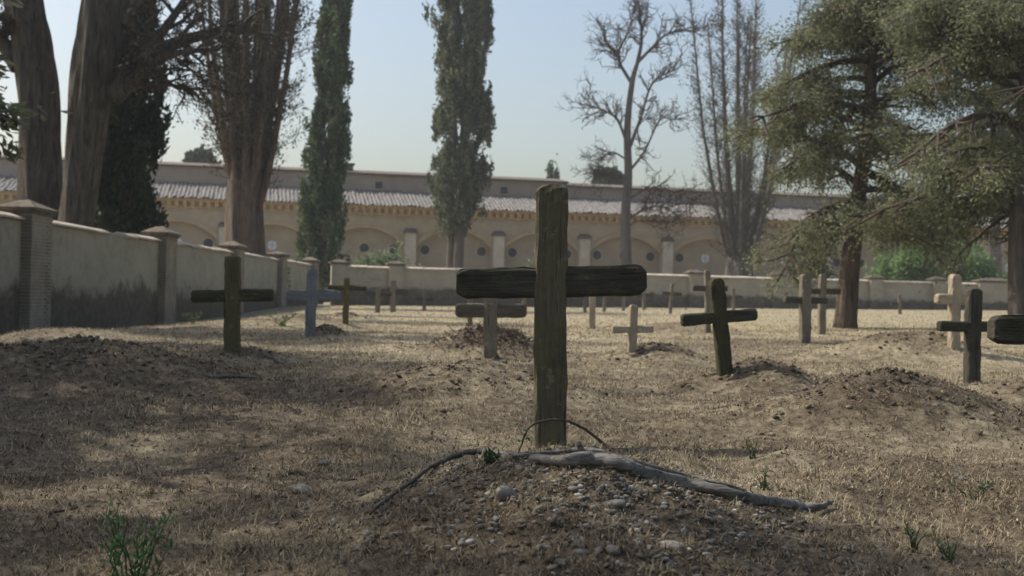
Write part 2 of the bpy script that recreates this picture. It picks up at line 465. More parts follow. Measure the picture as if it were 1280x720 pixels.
M['w_grey_mid'] = wood_mat('brown_grey_timber', (0.06, 0.05, 0.036), (0.125, 0.105, 0.076), (0.20, 0.172, 0.128), (0.08, 0.075, 0.045), 0.4)
M['w_pale'] = wood_mat('pale_timber', (0.22, 0.175, 0.115), (0.36, 0.295, 0.205), (0.50, 0.425, 0.31), (0.28, 0.25, 0.17), 0.2)

# ------------------------------------------------------------------ ground sheet
def build_ground():
    nx, ny = 430, 520
    u = np.linspace(-1, 1, nx)
    xs = np.sign(u) * (np.exp(np.abs(u) * 5.3) - 1) / (math.exp(5.3) - 1) * 420
    xs = xs + 0.15 * np.cos(u * math.pi / 2)
    t = np.linspace(0, 1, ny)
    ys = 2.2 + (np.exp(t * 4.9) - 1) / (math.exp(4.9) - 1) * 700
    yb = np.array([-400, -150, -60, -25, -10, -5, -2, 0, 1, 1.6])
    ys = np.concatenate([yb, ys])
    X, Y = np.meshgrid(xs, ys)
    Z = height(X, Y)
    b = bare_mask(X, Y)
    v = np.stack([X.ravel(), Y.ravel(), Z.ravel()], 1)
    ny2 = len(ys)
    idx = np.arange(nx * ny2).reshape(ny2, nx)
    f = np.stack([idx[:-1, :-1].ravel(), idx[:-1, 1:].ravel(), idx[1:, 1:].ravel(), idx[1:, :-1].ravel()], 1)
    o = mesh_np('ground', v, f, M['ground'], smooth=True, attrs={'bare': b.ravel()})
    tag(o, 'dry straw-covered graveyard ground with low earth mounds', 'ground', kind='structure')
build_ground()

# ------------------------------------------------------------------ building
def build_building():
    th = R(12)
    ct, st = math.cos(th), math.sin(th)
    # local frame: x along the facade, -y towards the graveyard, origin where px 511 meets the line
    O = Vector((0.0, 95.0))
    def s_of(px):
        k = ray(px, 371 + (px - 640) * math.tan(ROLL)).x
        return (k * O.y - O.x) / (ct - k * st)
    s0 = s_of(511); bay = (s_of(832) - s0) / 3.0
    root = empty('arcaded_building', (O.x, O.y, 0), th,
                 'long ochre building with blind arches and grey tiled roof beyond the walls', 'building')
    smin, smax = s0 - 8 * bay, s0 + 12 * bay
    ZB, EAVE = -0.6, 7.45
    nb = 20
    CR, SP, REC = 5.75, 4.4, 0.45
    hw = bay * 0.425
    rise = CR - SP
    Rr = (hw * hw + rise * rise) / (2 * rise); zc = CR - Rr
    nseg = 16
    def arch_pts(cx, half, extra=0.0):
        a = math.asin(min(1, hw / Rr))
        return [(cx + (Rr + extra) * math.sin(-a + 2 * a * k / nseg), zc + (Rr + extra) * math.cos(-a + 2 * a * k / nseg)) for k in range(nseg + 1)]
    for n in range(nb):
        x0 = smin + n * bay; x1 = x0 + bay; cx = (x0 + x1) / 2
        ap = arch_pts(cx, hw)
        w = MB()
        # front face around the opening
        w.add([(x0, 0, ZB), (cx - hw, 0, ZB), (cx - hw, 0, SP), (x0, 0, SP)], [(0, 1, 2, 3)])
        w.add([(cx + hw, 0, ZB), (x1, 0, ZB), (x1, 0, SP), (cx + hw, 0, SP)], [(0, 1, 2, 3)])
        w.add([(x0, 0, SP), (cx - hw, 0, SP), (cx - hw, 0, EAVE), (x0, 0, EAVE)], [(0, 1, 2, 3)])
        w.add([(cx + hw, 0, SP), (x1, 0, SP), (x1, 0, EAVE), (cx + hw, 0, EAVE)], [(0, 1, 2, 3)])
        for k in range(nseg):
            a, b = ap[k], ap[k + 1]
            w.add([(a[0], 0, a[1]), (b[0], 0, b[1]), (b[0], 0, EAVE), (a[0], 0, EAVE)], [(0, 1, 2, 3)])
            w.add([(a[0], 0, a[1]), (a[0], REC, a[1]), (b[0], REC, b[1]), (b[0], 0, b[1])], [(0, 1, 2, 3)])
        for sx in (-1, 1):
            xx = cx + sx * hw
            w.add([(xx, 0, ZB), (xx, 0, SP), (xx, REC, SP), (xx, REC, ZB)], [(0, 1, 2, 3)])
        w.build('wall', M['facade'], root)
        # recessed panel
        pn = MB()
        pn.box(cx - hw - 0.2, cx + hw + 0.2, REC, REC + 0.2, ZB, CR + 0.1)
        pn.build('arch_panel', M['facade_panel'], root)
        # archivolt
        av = MB()
        a0 = arch_pts(cx, hw, 0.02); a1 = arch_pts(cx, hw, 0.34)
        for k in range(nseg):
            q = [(a0[k][0], -0.09, a0[k][1]), (a0[k+1][0], -0.09, a0[k+1][1]), (a1[k+1][0], -0.09, a1[k+1][1]), (a1[k][0], -0.09, a1[k][1])]
            q2 = [(p[0], 0.02, p[2]) for p in q]
            av.add(q + q2, [(0, 1, 2, 3), (0, 4, 5, 1), (3, 2, 6, 7)] + ([(0, 3, 7, 4)] if k == 0 else []) + ([(1, 5, 6, 2)] if k == nseg - 1 else []))
        av.build('archivolt', M['moulding'], root)
        # three round windows per bay
        for j, off in enumerate((-2.22, 0.0, 2.22)):
            ox, oz, orad = cx + off * bay / 6.9, 4.22, 0.36
            fr = MB(); ns = 20
            ring = []
            for (rr, yy) in ((orad + 0.10, REC + 0.01), (orad + 0.10, REC - 0.05), (orad, REC - 0.05), (orad, REC - 0.005)):
                ring.append([(ox + rr * math.cos(2*math.pi*k/ns), yy, oz + rr * math.sin(2*math.pi*k/ns)) for k in range(ns)])
            vv = sum(ring, [])
            ff = [(a*ns+k, a*ns+(k+1) % ns, (a+1)*ns+(k+1) % ns, (a+1)*ns+k) for a in range(3) for k in range(ns)]
            fr.add(vv, ff)
            f = fr.build('round_window', M['facade'], root)
            g = MB(); g.add([(ox + (orad+0.01) * math.cos(2*math.pi*k/ns), REC - 0.012, oz + (orad+0.01) * math.sin(2*math.pi*k/ns)) for k in range(ns)], [tuple(range(ns))[::-1]])
            g.build('pane', M['reflection_glass'] if (j == 1 and n % 3 != 1) else M['glass'], f)
            mu = MB()
            mu.box(ox - 0.012, ox + 0.012, REC - 0.04, REC - 0.014, oz - orad, oz + orad)
            mu.box(ox - orad, ox + orad, REC - 0.037, REC - 0.016, oz - 0.012, oz + 0.012)
            mu.build('glazing_bar', M['twig'], f)
        # pilaster
        pl = MB()
        pl.box(x0 - 0.42, x0 + 0.42, -0.38, -0.001, ZB, 5.45)
        pl.box(x0 - 0.46, x0 + 0.46, -0.43, -0.002, 3.45, 3.56)
        po = pl.build('pilaster', M['pilaster'], root)
        cp = MB(); cp.box(x0 - 0.52, x0 + 0.52, -0.5, -0.003, 5.45, 5.62)
        cp.add([(x0-0.52,-0.5,5.62),(x0+0.52,-0.5,5.62),(x0+0.52,-0.003,5.62),(x0-0.52,-0.003,5.62),(x0-0.36,-0.003,5.86),(x0+0.36,-0.003,5.86)], [(0,1,5,4),(1,2,5),(0,4,3)])
        cp.build('pilaster_cap', M['cap_tile'], po)
    # string course and cornice
    sm = MB(); sm.box(smin, smax, -0.06, -0.004, 6.55, 6.67); sm.build('string_course', M['facade'], root)
    co = MB()
    co.box(smin, smax, -0.14, -0.005, 6.80, 6.93)
    co.box(smin, smax, -0.34, -0.005, 7.28, 7.40)
    co.box(smin, smax, -0.44, -0.006, 7.40, 7.50)
    cc = co.build('cornice', M['cornice'], root)
    de = MB(); x = smin
    while x < smax:
        de.box(x, x + 0.27, -0.30, -0.006, 6.935, 7.278); x += 0.58
    de.build('dentils', M['cornice'], cc, kind='stuff')
    # lower roof: rounded tile columns running up the slope
    y0, y1, z0, z1 = -0.62, 4.2, 7.48, 9.0
    px_ = 0.30; ncol = int((smax - smin) / px_); prof = []
    V = []; F = []
    per = 6
    tot = ncol * per + 1
    rows = 6
    for r in range(rows + 1):
        tt = r / rows
        xs = smin + np.arange(tot) * (px_ / per)
        wav = 0.10 * np.abs(np.sin(np.pi * (np.arange(tot) / per)))
        jit = 0.05 * np.repeat(rng.normal(size=ncol + 1), per)[:tot] + 0.04 * vnoise(np.arange(tot) / per * 0.21, np.full(tot, r * 2.1))
        V.append(np.stack([xs, np.full(tot, y0 + (y1 - y0) * tt) + jit, z0 + (z1 - z0) * tt + wav + jit], 1))
    V = np.concatenate(V)
    idx = np.arange((rows + 1) * tot).reshape(rows + 1, tot)
    F = np.stack([idx[:-1, :-1].ravel(), idx[:-1, 1:].ravel(), idx[1:, 1:].ravel(), idx[1:, :-1].ravel()], 1)
    ro = mesh_np('roof_tiles', V, F, M['roof'], root); ro['kind'] = 'stuff'
    ub = MB(); ub.box(smin, smax, y0 + 0.03, y1, 7.44, 7.475); ub.build('roof_deck', M['cornice'], root)
    # upper set-back storey, a little lower towards the right
    sb = s_of(722)
    for (a, b, zt) in ((smin, sb, 10.28), (sb, smax, 9.98)):
        u = MB(); u.box(a, b, 4.2, 12.0, 7.2, zt); uw = u.build('upper_wall', M['upper_wall'], root)
        e = MB(); e.box(a - 0.1, b + 0.1, 3.95, 12.2, zt + 0.002, zt + 0.14)
        e.add([(a-0.1,3.95,zt+0.14),(b+0.1,3.95,zt+0.14),(b+0.1,8.1,zt+0.75),(a-0.1,8.1,zt+0.75),(a-0.1,12.2,zt+0.14),(b+0.1,12.2,zt+0.14)], [(0,1,2,3),(3,2,5,4),(0,3,4),(1,5,2)])
        e.build('upper_roof', M['cap_tile'], uw)
    for px in (477, 640, 868):
        s = s_of(px)
        w = MB(); w.box(s - 0.28, s + 0.28, 4.17, 4.3, 9.2, 9.75); wo = w.build('upper_window', M['glass'], root)
        w = MB(); w.box(s - 0.36, s + 0.36, 4.1, 4.198, 9.08, 9.19); w.build('sill', M['facade'], wo)
    for px, wd, hh in ((430, 0.9, 0.75),):
        s = s_of(px)
        w = MB(); w.box(s - wd, s + wd, 5.5, 6.3, 9.9, 10.4 + hh)
        w.box(s - wd - 0.12, s + wd + 0.12, 5.4, 6.4, 10.4 + hh, 10.55 + hh)
        w.build('chimney', M['cap_tile'], root)
    body = MB(); body.box(smin, smax, 0.66, 12.0, ZB, 7.42); body.build('rear_block', M['upper_wall'], root)
    return O, ct, st
build_building()

# ------------------------------------------------------------------ cemetery walls
def wall_run(label, A, ang, stations, ztop, zbase, wide=(), phw=0.6, pm='mortar', bricks=True, wm='wall'):
    """A start point, ang direction; wall face is on the local -y side. stations: pier centres along local x"""
    root = empty('cemetery_wall', (A[0], A[1], 0), ang, label, 'wall')
    TH = 0.34
    for i, s in enumerate(stations):
        big = s in wide
        hw_ = 1.25 if big else phw
        pz = ztop(s) + 0.16
        b0 = zbase(s) - 0.5
        pier = MB(); pier.box(s - hw_ + 0.02, s + hw_ - 0.02, -0.22, TH + 0.1, b0, pz)
        po = pier.build('pier', M[pm], root)
        # toothed brick quoins standing a little proud, course by course
        q = MB(); z = b0; c = 0
        while z < pz - 0.06 and bricks:
            L = 0.30 if c % 2 else 0.18
            if not big:
                for sx in (-1, 1):
                    xa, xb = (s - hw_, s - hw_ + L) if sx < 0 else (s + hw_ - L, s + hw_)
                    q.box(xa, xb, -0.24, -0.04, z + 0.008, z + 0.062)
                    q.box(xa, xb, -0.035, 0.20, z + 0.008, z + 0.062)
                q.box(s - hw_ + L + 0.02, s + hw_ - L - 0.02, -0.232, -0.04, z + 0.008, z + 0.062)
            else:
                q.box(s - hw_, s + hw_, -0.24, 0.1, z + 0.008, z + 0.062)
            z += 0.075; c += 1
        if bricks: q.build('brick_courses', M['brick'], po, kind='stuff')
        cap = MB(); ch_ = random.uniform(0.27, 0.36)
        h2 = hw_ + 0.10
        cap.box(s - hw_ - 0.05, s + hw_ + 0.05, -0.28, TH + 0.14, pz + 0.001, pz + 0.07)
        cap.box(s - h2, s + h2, -0.33, TH + 0.19, pz + 0.071, pz + 0.14)
        ym = (TH - 0.14) / 2
        cap.add([(s-h2,-0.33,pz+0.141),(s+h2,-0.33,pz+0.141),(s+h2,TH+0.19,pz+0.141),(s-h2,TH+0.19,pz+0.141),
                 (s-0.35*h2,ym-0.12,pz+ch_),(s+0.3*h2,ym-0.1,pz+ch_-0.03),(s+0.32*h2,ym+0.1,pz+ch_),(s-0.3*h2,ym+0.12,pz+ch_-0.02)],
                [(0,1,5,4),(1,2,6,5),(2,3,7,6),(3,0,4,7),(4,5,6,7)])
        cap.build('pier_cap', M['cap_tile'], po)
        if i + 1 < len(stations):
            s2 = stations[i + 1]
            hw2 = 1.25 if s2 in wide else phw
            a, b = s + hw_ - 0.03, s2 - hw2 + 0.03
            za, zb_ = ztop(a), ztop(b); ba, bb = zbase(a) - 0.5, zbase(b) - 0.5
            p = MB()
            p.add([(a,0,ba),(b,0,bb),(b,TH,bb),(a,TH,ba),(a,0,za),(b,0,zb_),(b,TH,zb_),(a,TH,za)],
                  [(3,2,1,0),(4,5,6,7),(0,1,5,4),(1,2,6,5),(2,3,7,6),(3,0,4,7)])
            p.build('wall_panel', M[wm], root)
            # coping in short overlapping lengths, slightly uneven
            nL = max(1, int((b - a) / 1.1)); cpm = MB()
            for k in range(nL):
                xa = a + (b - a) * k / nL + 0.006; xb = a + (b - a) * (k + 1) / nL - 0.006
                if random.random() < 0.06: continue
                dz = random.uniform(-0.012, 0.014)
                z1_, z2_ = ztop(xa) + dz, ztop(xb) + dz + random.uniform(-0.01, 0.01)
                y0, y1, ym = -0.09, TH + 0.09, TH / 2
                pr = [(y0, 0.003), (y1, 0.003), (y1, 0.05), (ym, 0.14), (y0, 0.05)]
                cpm.add([(xa, y, z1_ + h) for y, h in pr] + [(xb, y, z2_ + h) for y, h in pr],
                        [(0,1,2,3,4)[::-1], (5,6,7,8,9), (0,1,6,5), (1,2,7,6), (2,3,8,7), (3,4,9,8), (4,0,5,9)])
            cpm.build('coping', M['coping'], root)
    return root
# left wall: local x runs away from the camera (+Y), its graveyard face looks to +X
LW = -10.75
lst = [-2.5, 7.0, 17.0, 26.8, 37.0, 46.5, 55.5, 64.6]
wall_run('whitewashed left wall with brick piers and stained foot running into the distance',
         (LW, 0.0), R(90), lst, lambda s: 2.12, lambda s: float(height(np.array([LW + 0.3]), np.array([s]), False)[0]))
# back wall
BA = R(13.5); BO = (LW + 0.35, 65.6)
def bs(px):
    k = ray(px, 371 + (px - 640) * math.tan(ROLL)).x
    return (k * BO[1] - BO[0]) / (math.cos(BA) - k * math.sin(BA))
bst = [bs(494), bs(494) * 0.5 + bs(868) * 0.5, bs(868), bs(972), bs(1093), bs(1172), bs(1243), bs(1330), bs(1430)]
def bw_xy(s): return BO[0] + s * math.cos(BA), BO[1] + s * math.sin(BA)
def bw_base(s):
    x, y = bw_xy(s); return float(height(np.array([x]), np.array([y]), False)[0])
wall_run('pale back wall with low piers closing the far side of the graveyard',
         BO, BA, [0.9] + bst, lambda s: 2.10, bw_base, wide=(bst[6],), phw=0.42, pm='wall_back', bricks=False, wm='wall_back')
print('back wall stations', [round(x, 1) for x in bst])
# ------------------------------------------------------------------ trees
def leaves(name, c, size, mat_, parent, axis=None, jitter=0.8, aspect=0.45, rnd=None):
    """many small diamond leaf faces; axis: (N,3) preferred long direction"""
    n = len(c)
    u = rng.normal(size=(n, 3))
    if axis is not None:
        u = axis + jitter * u
    u /= np.linalg.norm(u, axis=1)[:, None] + 1e-9
    w = rng.normal(size=(n, 3)); w -= (w * u).sum(1)[:, None] * u
    w /= np.linalg.norm(w, axis=1)[:, None] + 1e-9
    s = np.asarray(size)[:, None] if np.ndim(size) else np.full((n, 1), size)
    s = s * rng.uniform(0.6, 1.4, (n, 1))
    v = np.empty((n, 4, 3))
    v[:, 0] = c - u * s; v[:, 1] = c + w * s * aspect; v[:, 2] = c + u * s; v[:, 3] = c - w * s * aspect
    f = np.arange(n * 4).reshape(n, 4)
    r = rng.random(n) if rnd is None else rnd
    return mesh_np(name, v.reshape(-1, 3), f, mat_, parent, attrs={'rnd': np.repeat(r, 4)})

def wiggle(p0, p1, n, amp, bow=(0, 0, 0)):
    p0 = np.array(p0, float); p1 = np.array(p1, float); L = np.linalg.norm(p1 - p0)
    out = []
    for i in range(n + 1):
        t = i / n
        q = p0 + (p1 - p0) * t + np.array(bow) * math.sin(math.pi * t) * L
        if 0 < i < n: q = q + rng.normal(size=3) * amp * L
        out.append(q)
    return out

def cypress(name, label, base, H, prof, n_leaf, leafm, barkm, size=0.16, trunk_r=0.35, z_fol=1.5, stems=1, gap=0.15, group=None, seed=0, lean=(0, 0)):
    """columnar cypress: trunk with upright stems and a lumpy column of upward sprays. prof(t)->radius"""
    root = empty(name, base, 0, label, 'tree', group)
    ln = np.array([lean[0], lean[1], 0])
    tb = MB()
    for k in range(stems):
        a = 2 * math.pi * k / max(1, stems) + seed
        off = np.array([math.cos(a), math.sin(a), 0]) * (trunk_r * 0.55 if stems > 1 else 0)
        rr = trunk_r * (0.62 if stems > 1 else 1)
        top = H * random.uniform(0.78, 0.95)
        path = [np.array([0, 0, -0.4]) + off * 0.8] + [off * (1 + 1.2 * t) + ln * t + np.array([0.05 * math.sin(5 * t + k), 0.05 * math.cos(4 * t + k), top * t]) for t in np.linspace(0.03, 1, 12)]
        tb.tube(path, [rr * 1.25] + [rr * (1 - 0.92 * t) + 0.01 for t in np.linspace(0, 1, 12)], 12, flute=0.10, nfl=4, seed=k + seed)
    # upright side branches that carry the sprays
    for k in range(60):
        t0 = random.uniform(z_fol / H * 0.8, 0.85); a = random.uniform(0, 2 * math.pi)
        t1 = min(0.98, t0 + random.uniform(0.05, 0.14)); rr = prof(t1) * random.uniform(0.55, 0.9)
        p0 = ln * t0 + np.array([0, 0, H * t0]); p1 = ln * t1 + np.array([rr * math.cos(a), rr * math.sin(a), H * t1])
        tb.tube(wiggle(p0, p1, 4, 0.02, (0, 0, -0.08)), [0.06, 0.05, 0.04, 0.03, 0.012], 5)
    tb.build('trunk', barkm, root, smooth=True)
    # sprays: lumps spread over the shell, leaves inside each lump
    nl = n_leaf // 60
    t = rng.random(nl) ** 0.9 * (1 - z_fol / H) + z_fol / H
    a = rng.random(nl) * 2 * np.pi
    rp = np.array([prof(x) for x in t])
    lump = 1 + 0.20 * np.sin(3 * a + 9 * t + seed) * np.sin(23 * t + seed) + 0.34 * vnoise(a * 1.6 + seed, t * 30) + 0.12 * rng.normal(size=nl)
    rr = rp * lump * (0.35 + 0.65 * rng.random(nl) ** 0.45)
    keep = vnoise(a * 1.3 + 7 + seed, t * H * 0.55) > -1 + 2 * gap
    t, a, rr = t[keep], a[keep], rr[keep]
    cc = np.stack([rr * np.cos(a), rr * np.sin(a), t * H], 1) + ln * t[:, None]
    n = len(cc); per = 60
    q = rng.normal(size=(n, per, 3)) * np.array([0.11, 0.11, 0.34]) * (size / 0.15)
    C = (cc[:, None, :] + q).reshape(-1, 3)
    out = np.repeat(np.stack([np.cos(a), np.sin(a), np.zeros(n)], 1), per, 0)
    ax = np.array([0, 0, 1.0]) + 0.35 * out
    lr = np.clip(np.repeat(rng.random(n), per) * 0.6 + rng.random(n * per) * 0.4, 0, 1)
    C = C[C[:, 2] > 0.3] if (C[:, 2] <= 0.3).any() and False else C
    leaves('crown', C, size, leafm, root, ax, 0.55, 0.42, lr)
    return root

def fan_tree(name, label, base, zsplit, H, spread, n_stem, trunk_r, barkm, leafm, n_leaf, twigs, size, seed=0, sx=1.0, fol_lo=0.25, bias=0.0, leaf_gap=0.35, rmax=0.16):
    """old many-stemmed cypress: fluted trunk that opens into a fan of upright stems with thin twigs"""
    root = empty(name, base, 0, label, 'tree')
    tb = MB()
    zs = np.linspace(0, zsplit, 9)
    tb.tube([np.array([0, 0, -0.5])] + [np.array([0.05 * math.sin(z), 0, z]) for z in zs],
            [trunk_r * 1.25] + [trunk_r * (1.12 - 0.25 * (z / zsplit)) for z in zs], 26, flute=0.13, nfl=6, seed=seed)
    ends = []
    br = MB(); tw = MB(); anchors = []; adir = []
    for k in range(n_stem):
        a = 2 * math.pi * (k + 0.5 * random.random()) / n_stem * 2.4
        f = math.sqrt((k + 0.5) / n_stem)
        ro = spread * f * random.uniform(0.8, 1.1)
        hh = H * (1.0 - 0.28 * f * random.random())
        r0 = trunk_r * 0.6 * f
        dx, dy = math.cos(a) * sx, math.sin(a)
        path = []
        zb = zsplit * random.uniform(0.72, 1.0)
        n = 12
        for i in range(n + 1):
            t = i / n
            g = t ** 0.75 if t < 0.5 else (0.5 ** 0.75 + (t - 0.5) * 0.55)
            rad = r0 + (ro - r0) * g * 1.15
            path.append(np.array([dx * rad + bias * g + 0.10 * math.sin(3 * t + k), dy * rad + 0.1 * math.cos(4 * t + k), zb - 0.6 + (hh - zb) * t]))
        rs = rmax * random.uniform(0.7, 1.2) * (1.25 - 0.5 * f)
        br.tube(path, [rs * (1 - 0.9 * i / n) + 0.012 for i in range(n + 1)], 7, flute=0.08, nfl=2, seed=k)
        for j in range(twigs):
            i = random.uniform(0.3, n - 0.2); i0 = int(i); p = path[i0] + (path[i0 + 1] - path[i0]) * (i - i0)
            az = random.uniform(0, 2 * math.pi); L = random.uniform(0.5, 1.9) * (1.15 - 0.5 * i / n)
            rad = np.array([math.cos(az) * 0.6 + 0.45 * dx, math.sin(az) * 0.6 + 0.45 * dy, random.uniform(0.55, 1.2)]); rad /= np.linalg.norm(rad)
            e = p + rad * L
            pp = wiggle(p, e, 3, 0.035, (0, 0, -0.10))
            tw.tube(pp, [0.030, 0.022, 0.016, 0.007], 3, caps=False)
            if i / n > fol_lo * 0.5: anchors += pp[1:]; adir += [rad] * 3
            for _ in range(2):
                q0 = pp[random.randint(1, 2)]; d2 = rad + rng.normal(size=3) * 0.5; d2[2] = abs(d2[2]) * 0.8; d2 /= np.linalg.norm(d2)
                q1 = q0 + d2 * L * random.uniform(0.3, 0.6)
                tw.tube([q0, (q0 + q1) / 2 + rng.normal(size=3) * 0.03, q1], [0.014, 0.010, 0.005], 3, caps=False)
                anchors.append(q1); adir.append(d2)
    trunk = tb.build('trunk', barkm, root, smooth=True)
    br.build('stems', barkm, root, smooth=True)
    tw.build('twigs', barkm, root, kind='stuff')
    A = np.array(anchors); D = np.array(adir)
    kp = rng.random(len(A)) > leaf_gap
    A, D = A[kp], D[kp]
    per = max(1, n_leaf // max(1, len(A)))
    q = rng.normal(size=(len(A), per, 3)) * np.array([0.13, 0.13, 0.24])
    C = (A[:, None] + q).reshape(-1, 3)
    lr = np.clip(np.repeat(rng.random(len(A)), per) * 0.6 + rng.random(len(A) * per) * 0.4, 0, 1)
    leaves('crown', C, size, leafm, root, np.repeat(D, per, 0) + np.array([0, 0, 0.6]), 0.5, 0.4, lr)
    return root

def spread_conifer(name, label, path, r0, r1, zlo, zhi, n_br, blen, barkm, leafm, n_clump, per, size, group=None, drop=0.25, squash=0.6, extra=(), az_fn=None, seed=0, csz=1.0, holes=-9, bm=None):
    """tree with a tapered leaning trunk and long drooping boughs that carry clumps of sprays; path in world space"""
    base = np.array(path[0]); root = empty(name, tuple(base), 0, label, 'tree', group)
    P = smooth_path([np.array(p) - base for p in path], 6); P[0] = P[0] + np.array([0, 0, -0.3])
    n = len(P)
    tb = MB(); tb.tube(P, [r0 * 1.25] + [r0 + (r1 - r0) * (i / (n - 1)) for i in range(1, n)], 18, flute=0.07, nfl=4, seed=seed)
    tb.build('trunk', barkm, root, smooth=True)
    zs = np.array([p[2] for p in P])
    br = MB(); anch = []; adir = []
    def bough(p, d, L, r):
        segs = 7
        pts = [p]; dd = d.copy()
        for i in range(segs):
            dd = dd + rng.normal(size=3) * 0.10 + np.array([0, 0, -drop * 0.16])
            dd /= np.linalg.norm(dd)
            pts.append(pts[-1] + dd * L / segs)
        br.tube(pts, [r * (1 - 0.88 * i / segs) + 0.006 for i in range(segs + 1)], 6, caps=False)
        for i in range(2, segs + 1):
            for s in range(3):
                side = np.cross(dd, [0, 0, 1.0]); side /= np.linalg.norm(side) + 1e-6
                d2 = dd * random.uniform(0.2, 0.7) + side * random.choice((-1, 1)) * random.uniform(0.4, 1.0) + np.array([0, 0, random.uniform(-0.45, 0.35)])
                d2 /= np.linalg.norm(d2)
                L2 = L * random.uniform(0.12, 0.34)
                q1 = pts[i] + d2 * L2 + np.array([0, 0, -drop * 0.25 * L2])
                br.tube([pts[i], (pts[i] + q1) / 2 + rng.normal(size=3) * 0.04, q1], [r * 0.3 + 0.006, r * 0.2 + 0.005, 0.004], 4, caps=False)
                for tt in (0.45, 0.75, 1.0):
                    anch.append(pts[i] + (q1 - pts[i]) * tt); adir.append(d2)
    for k in range(n_br):
        z = zlo + (zhi - zlo) * ((k + random.random()) / n_br)
        p = np.array([np.interp(z, zs, [q[j] for q in P]) for j in range(3)])
        az = k * 2.39996 + random.uniform(-0.4, 0.4) if az_fn is None else az_fn(k)
        t = (z - zlo) / (zhi - zlo)
        L = blen(t) * random.uniform(0.75, 1.15)
        d = np.array([math.cos(az), math.sin(az), random.uniform(-0.15, 0.75) + 0.3 * t]); d /= np.linalg.norm(d)
        bough(p, d, L, 0.035 + 0.022 * L)
    for (w0, w1, r) in extra:
        p0 = np.array(w0) - base; p1 = np.array(w1) - base
        L = np.linalg.norm(p1 - p0); bough(p0, (p1 - p0) / L, L, r)
    br.build('boughs', M['twig'] if bm else barkm, root, smooth=True)
    A = np.array(anch); D = np.array(adir)
    hk = vnoise((A[:, 0] + 0.6 * A[:, 1]) * 0.75 + seed * 9, A[:, 2] * 0.95 + seed * 5) + 0.4 * vnoise((A[:, 0] - 0.4 * A[:, 1]) * 2.1 + seed, A[:, 2] * 2.4) > holes
    A, D = A[hk], D[hk]
    if len(A) > n_clump:
        sel = rng.choice(len(A), n_clump, replace=False); A, D = A[sel], D[sel]
    m = len(A)
    cs = rng.uniform(0.08, 0.22, (m, 1, 1)) * csz
    q = rng.normal(size=(m, per, 3)) * cs * np.array([1.25, 1.25, squash * 1.25])
    q[:, :, 2] -= np.abs(q[:, :, 0]) * 0.25 * drop
    C = (A[:, None] + q).reshape(-1, 3)
    ax = np.repeat(D, per, 0) * 0.7 + np.array([0, 0, -0.25]) + 1.5 * q.reshape(-1, 3)
    lr = np.clip(np.repeat(rng.random(m), per) * 0.6 + rng.random(m * per) * 0.4, 0, 1)
    leaves('crown', C, size, leafm, root, ax, 0.45, 0.38, lr)
    return root

def W(px, py, d): return np.array(at(px, py, d))
def gbase(px, d):
    p = at(px, 371, d); return (p.x, d, hz(p.x, d))

# --- twin old trunks behind the left wall
def old_trunk(label, pxs, widths, d, limbs, seed):
    base = W(pxs[0][0], pxs[0][1], d); b = np.array([base[0], d, hz(base[0], d)])
    root = empty('old_cypress', tuple(b), 0, label, 'tree')
    pts = [np.array([0, 0, -0.4])] + [W(x, y, d) - b for x, y in pxs]
    P = smooth_path(pts, 6)
    w = np.interp(np.linspace(0, 1, len(P)), np.linspace(0, 1, len(widths)), widths) * d / FPX / 2
    tb = MB(); tb.tube(P, list(w), 36, flute=0.10, nfl=5, seed=seed)
    tb.build('trunk', M['bark_old'], root, smooth=True)
    br = MB(); tw = MB(); anch = []
    def grow(p, dr, L, r, dep):
        n = 5; q = [p]; dd = dr / np.linalg.norm(dr)
        for i in range(n):
            dd = dd + rng.normal(size=3) * 0.16 + np.array([0, 0, 0.02 - 0.02 * dep]); dd /= np.linalg.norm(dd)
            q.append(q[-1] + dd * L / n)
        (br if r > 0.03 else tw).tube(q, [r * (1 - 0.75 * i / n) + 0.004 for i in range(n + 1)], 7 if r > 0.05 else 4, caps=False)
        if dep >= 2: anch.extend(q[2:])
        if dep < 3:
            for k in range((7, 4, 3)[dep]):
                i = random.randint(1, n); sd = rng.normal(size=3); d2 = dd * 0.7 + sd * 0.55
                grow(q[i], d2, L * random.uniform(0.35, 0.6), r * 0.42, dep + 1)
    for (path, r) in limbs:
        pp = [W(x, y, d + dd_) - b for x, y, dd_ in path]
        S = smooth_path(pp, 4); n = len(S)
        br.tube(S, [r * (1 - 0.7 * i / (n - 1)) for i in range(n)], 9, caps=False, flute=0.05, nfl=3)
        for i in range(3, n, 2):
            for _ in range(2):
                sd = rng.normal(size=3); tdir = S[i] - S[i - 1]
                grow(S[i], tdir / np.linalg.norm(tdir) * 0.8 + sd * 0.6, random.uniform(0.7, 1.7), r * 0.28, 1)
    br.build('limbs', M['bark_old'], root, smooth=True)
    tw.build('twigs', M['twig'], root, kind='stuff')
    A = np.array(anch); A = A[rng.random(len(A)) < 0.14]
    per = 10
    C = (A[:, None] + rng.normal(size=(len(A), per, 3)) * 0.10).reshape(-1, 3)
    leaves('crown', C, 0.06, M['leaf_brown'], root, None, 1, 0.4)
    return root
old_trunk('massive ridged trunk at the left edge, left of a close pair behind the wall',
          [(52, 300), (50, 220), (48, 130), (42, 60), (30, 0), (10, -110), (0, -220)], [62, 54, 49, 46, 45, 44, 40, 30], 34.0,
          [([(24, 85, 0), (5, 55, 0), (-20, 15, 0), (-70, -60, 0.5)], 0.26), ([(25, 50, 0), (0, 20, -0.5), (-30, 5, -1)], 0.12),
           ([(60, -40, 0), (95, -75, 0.3), (110, -160, 0.5)], 0.2)], 1.0)
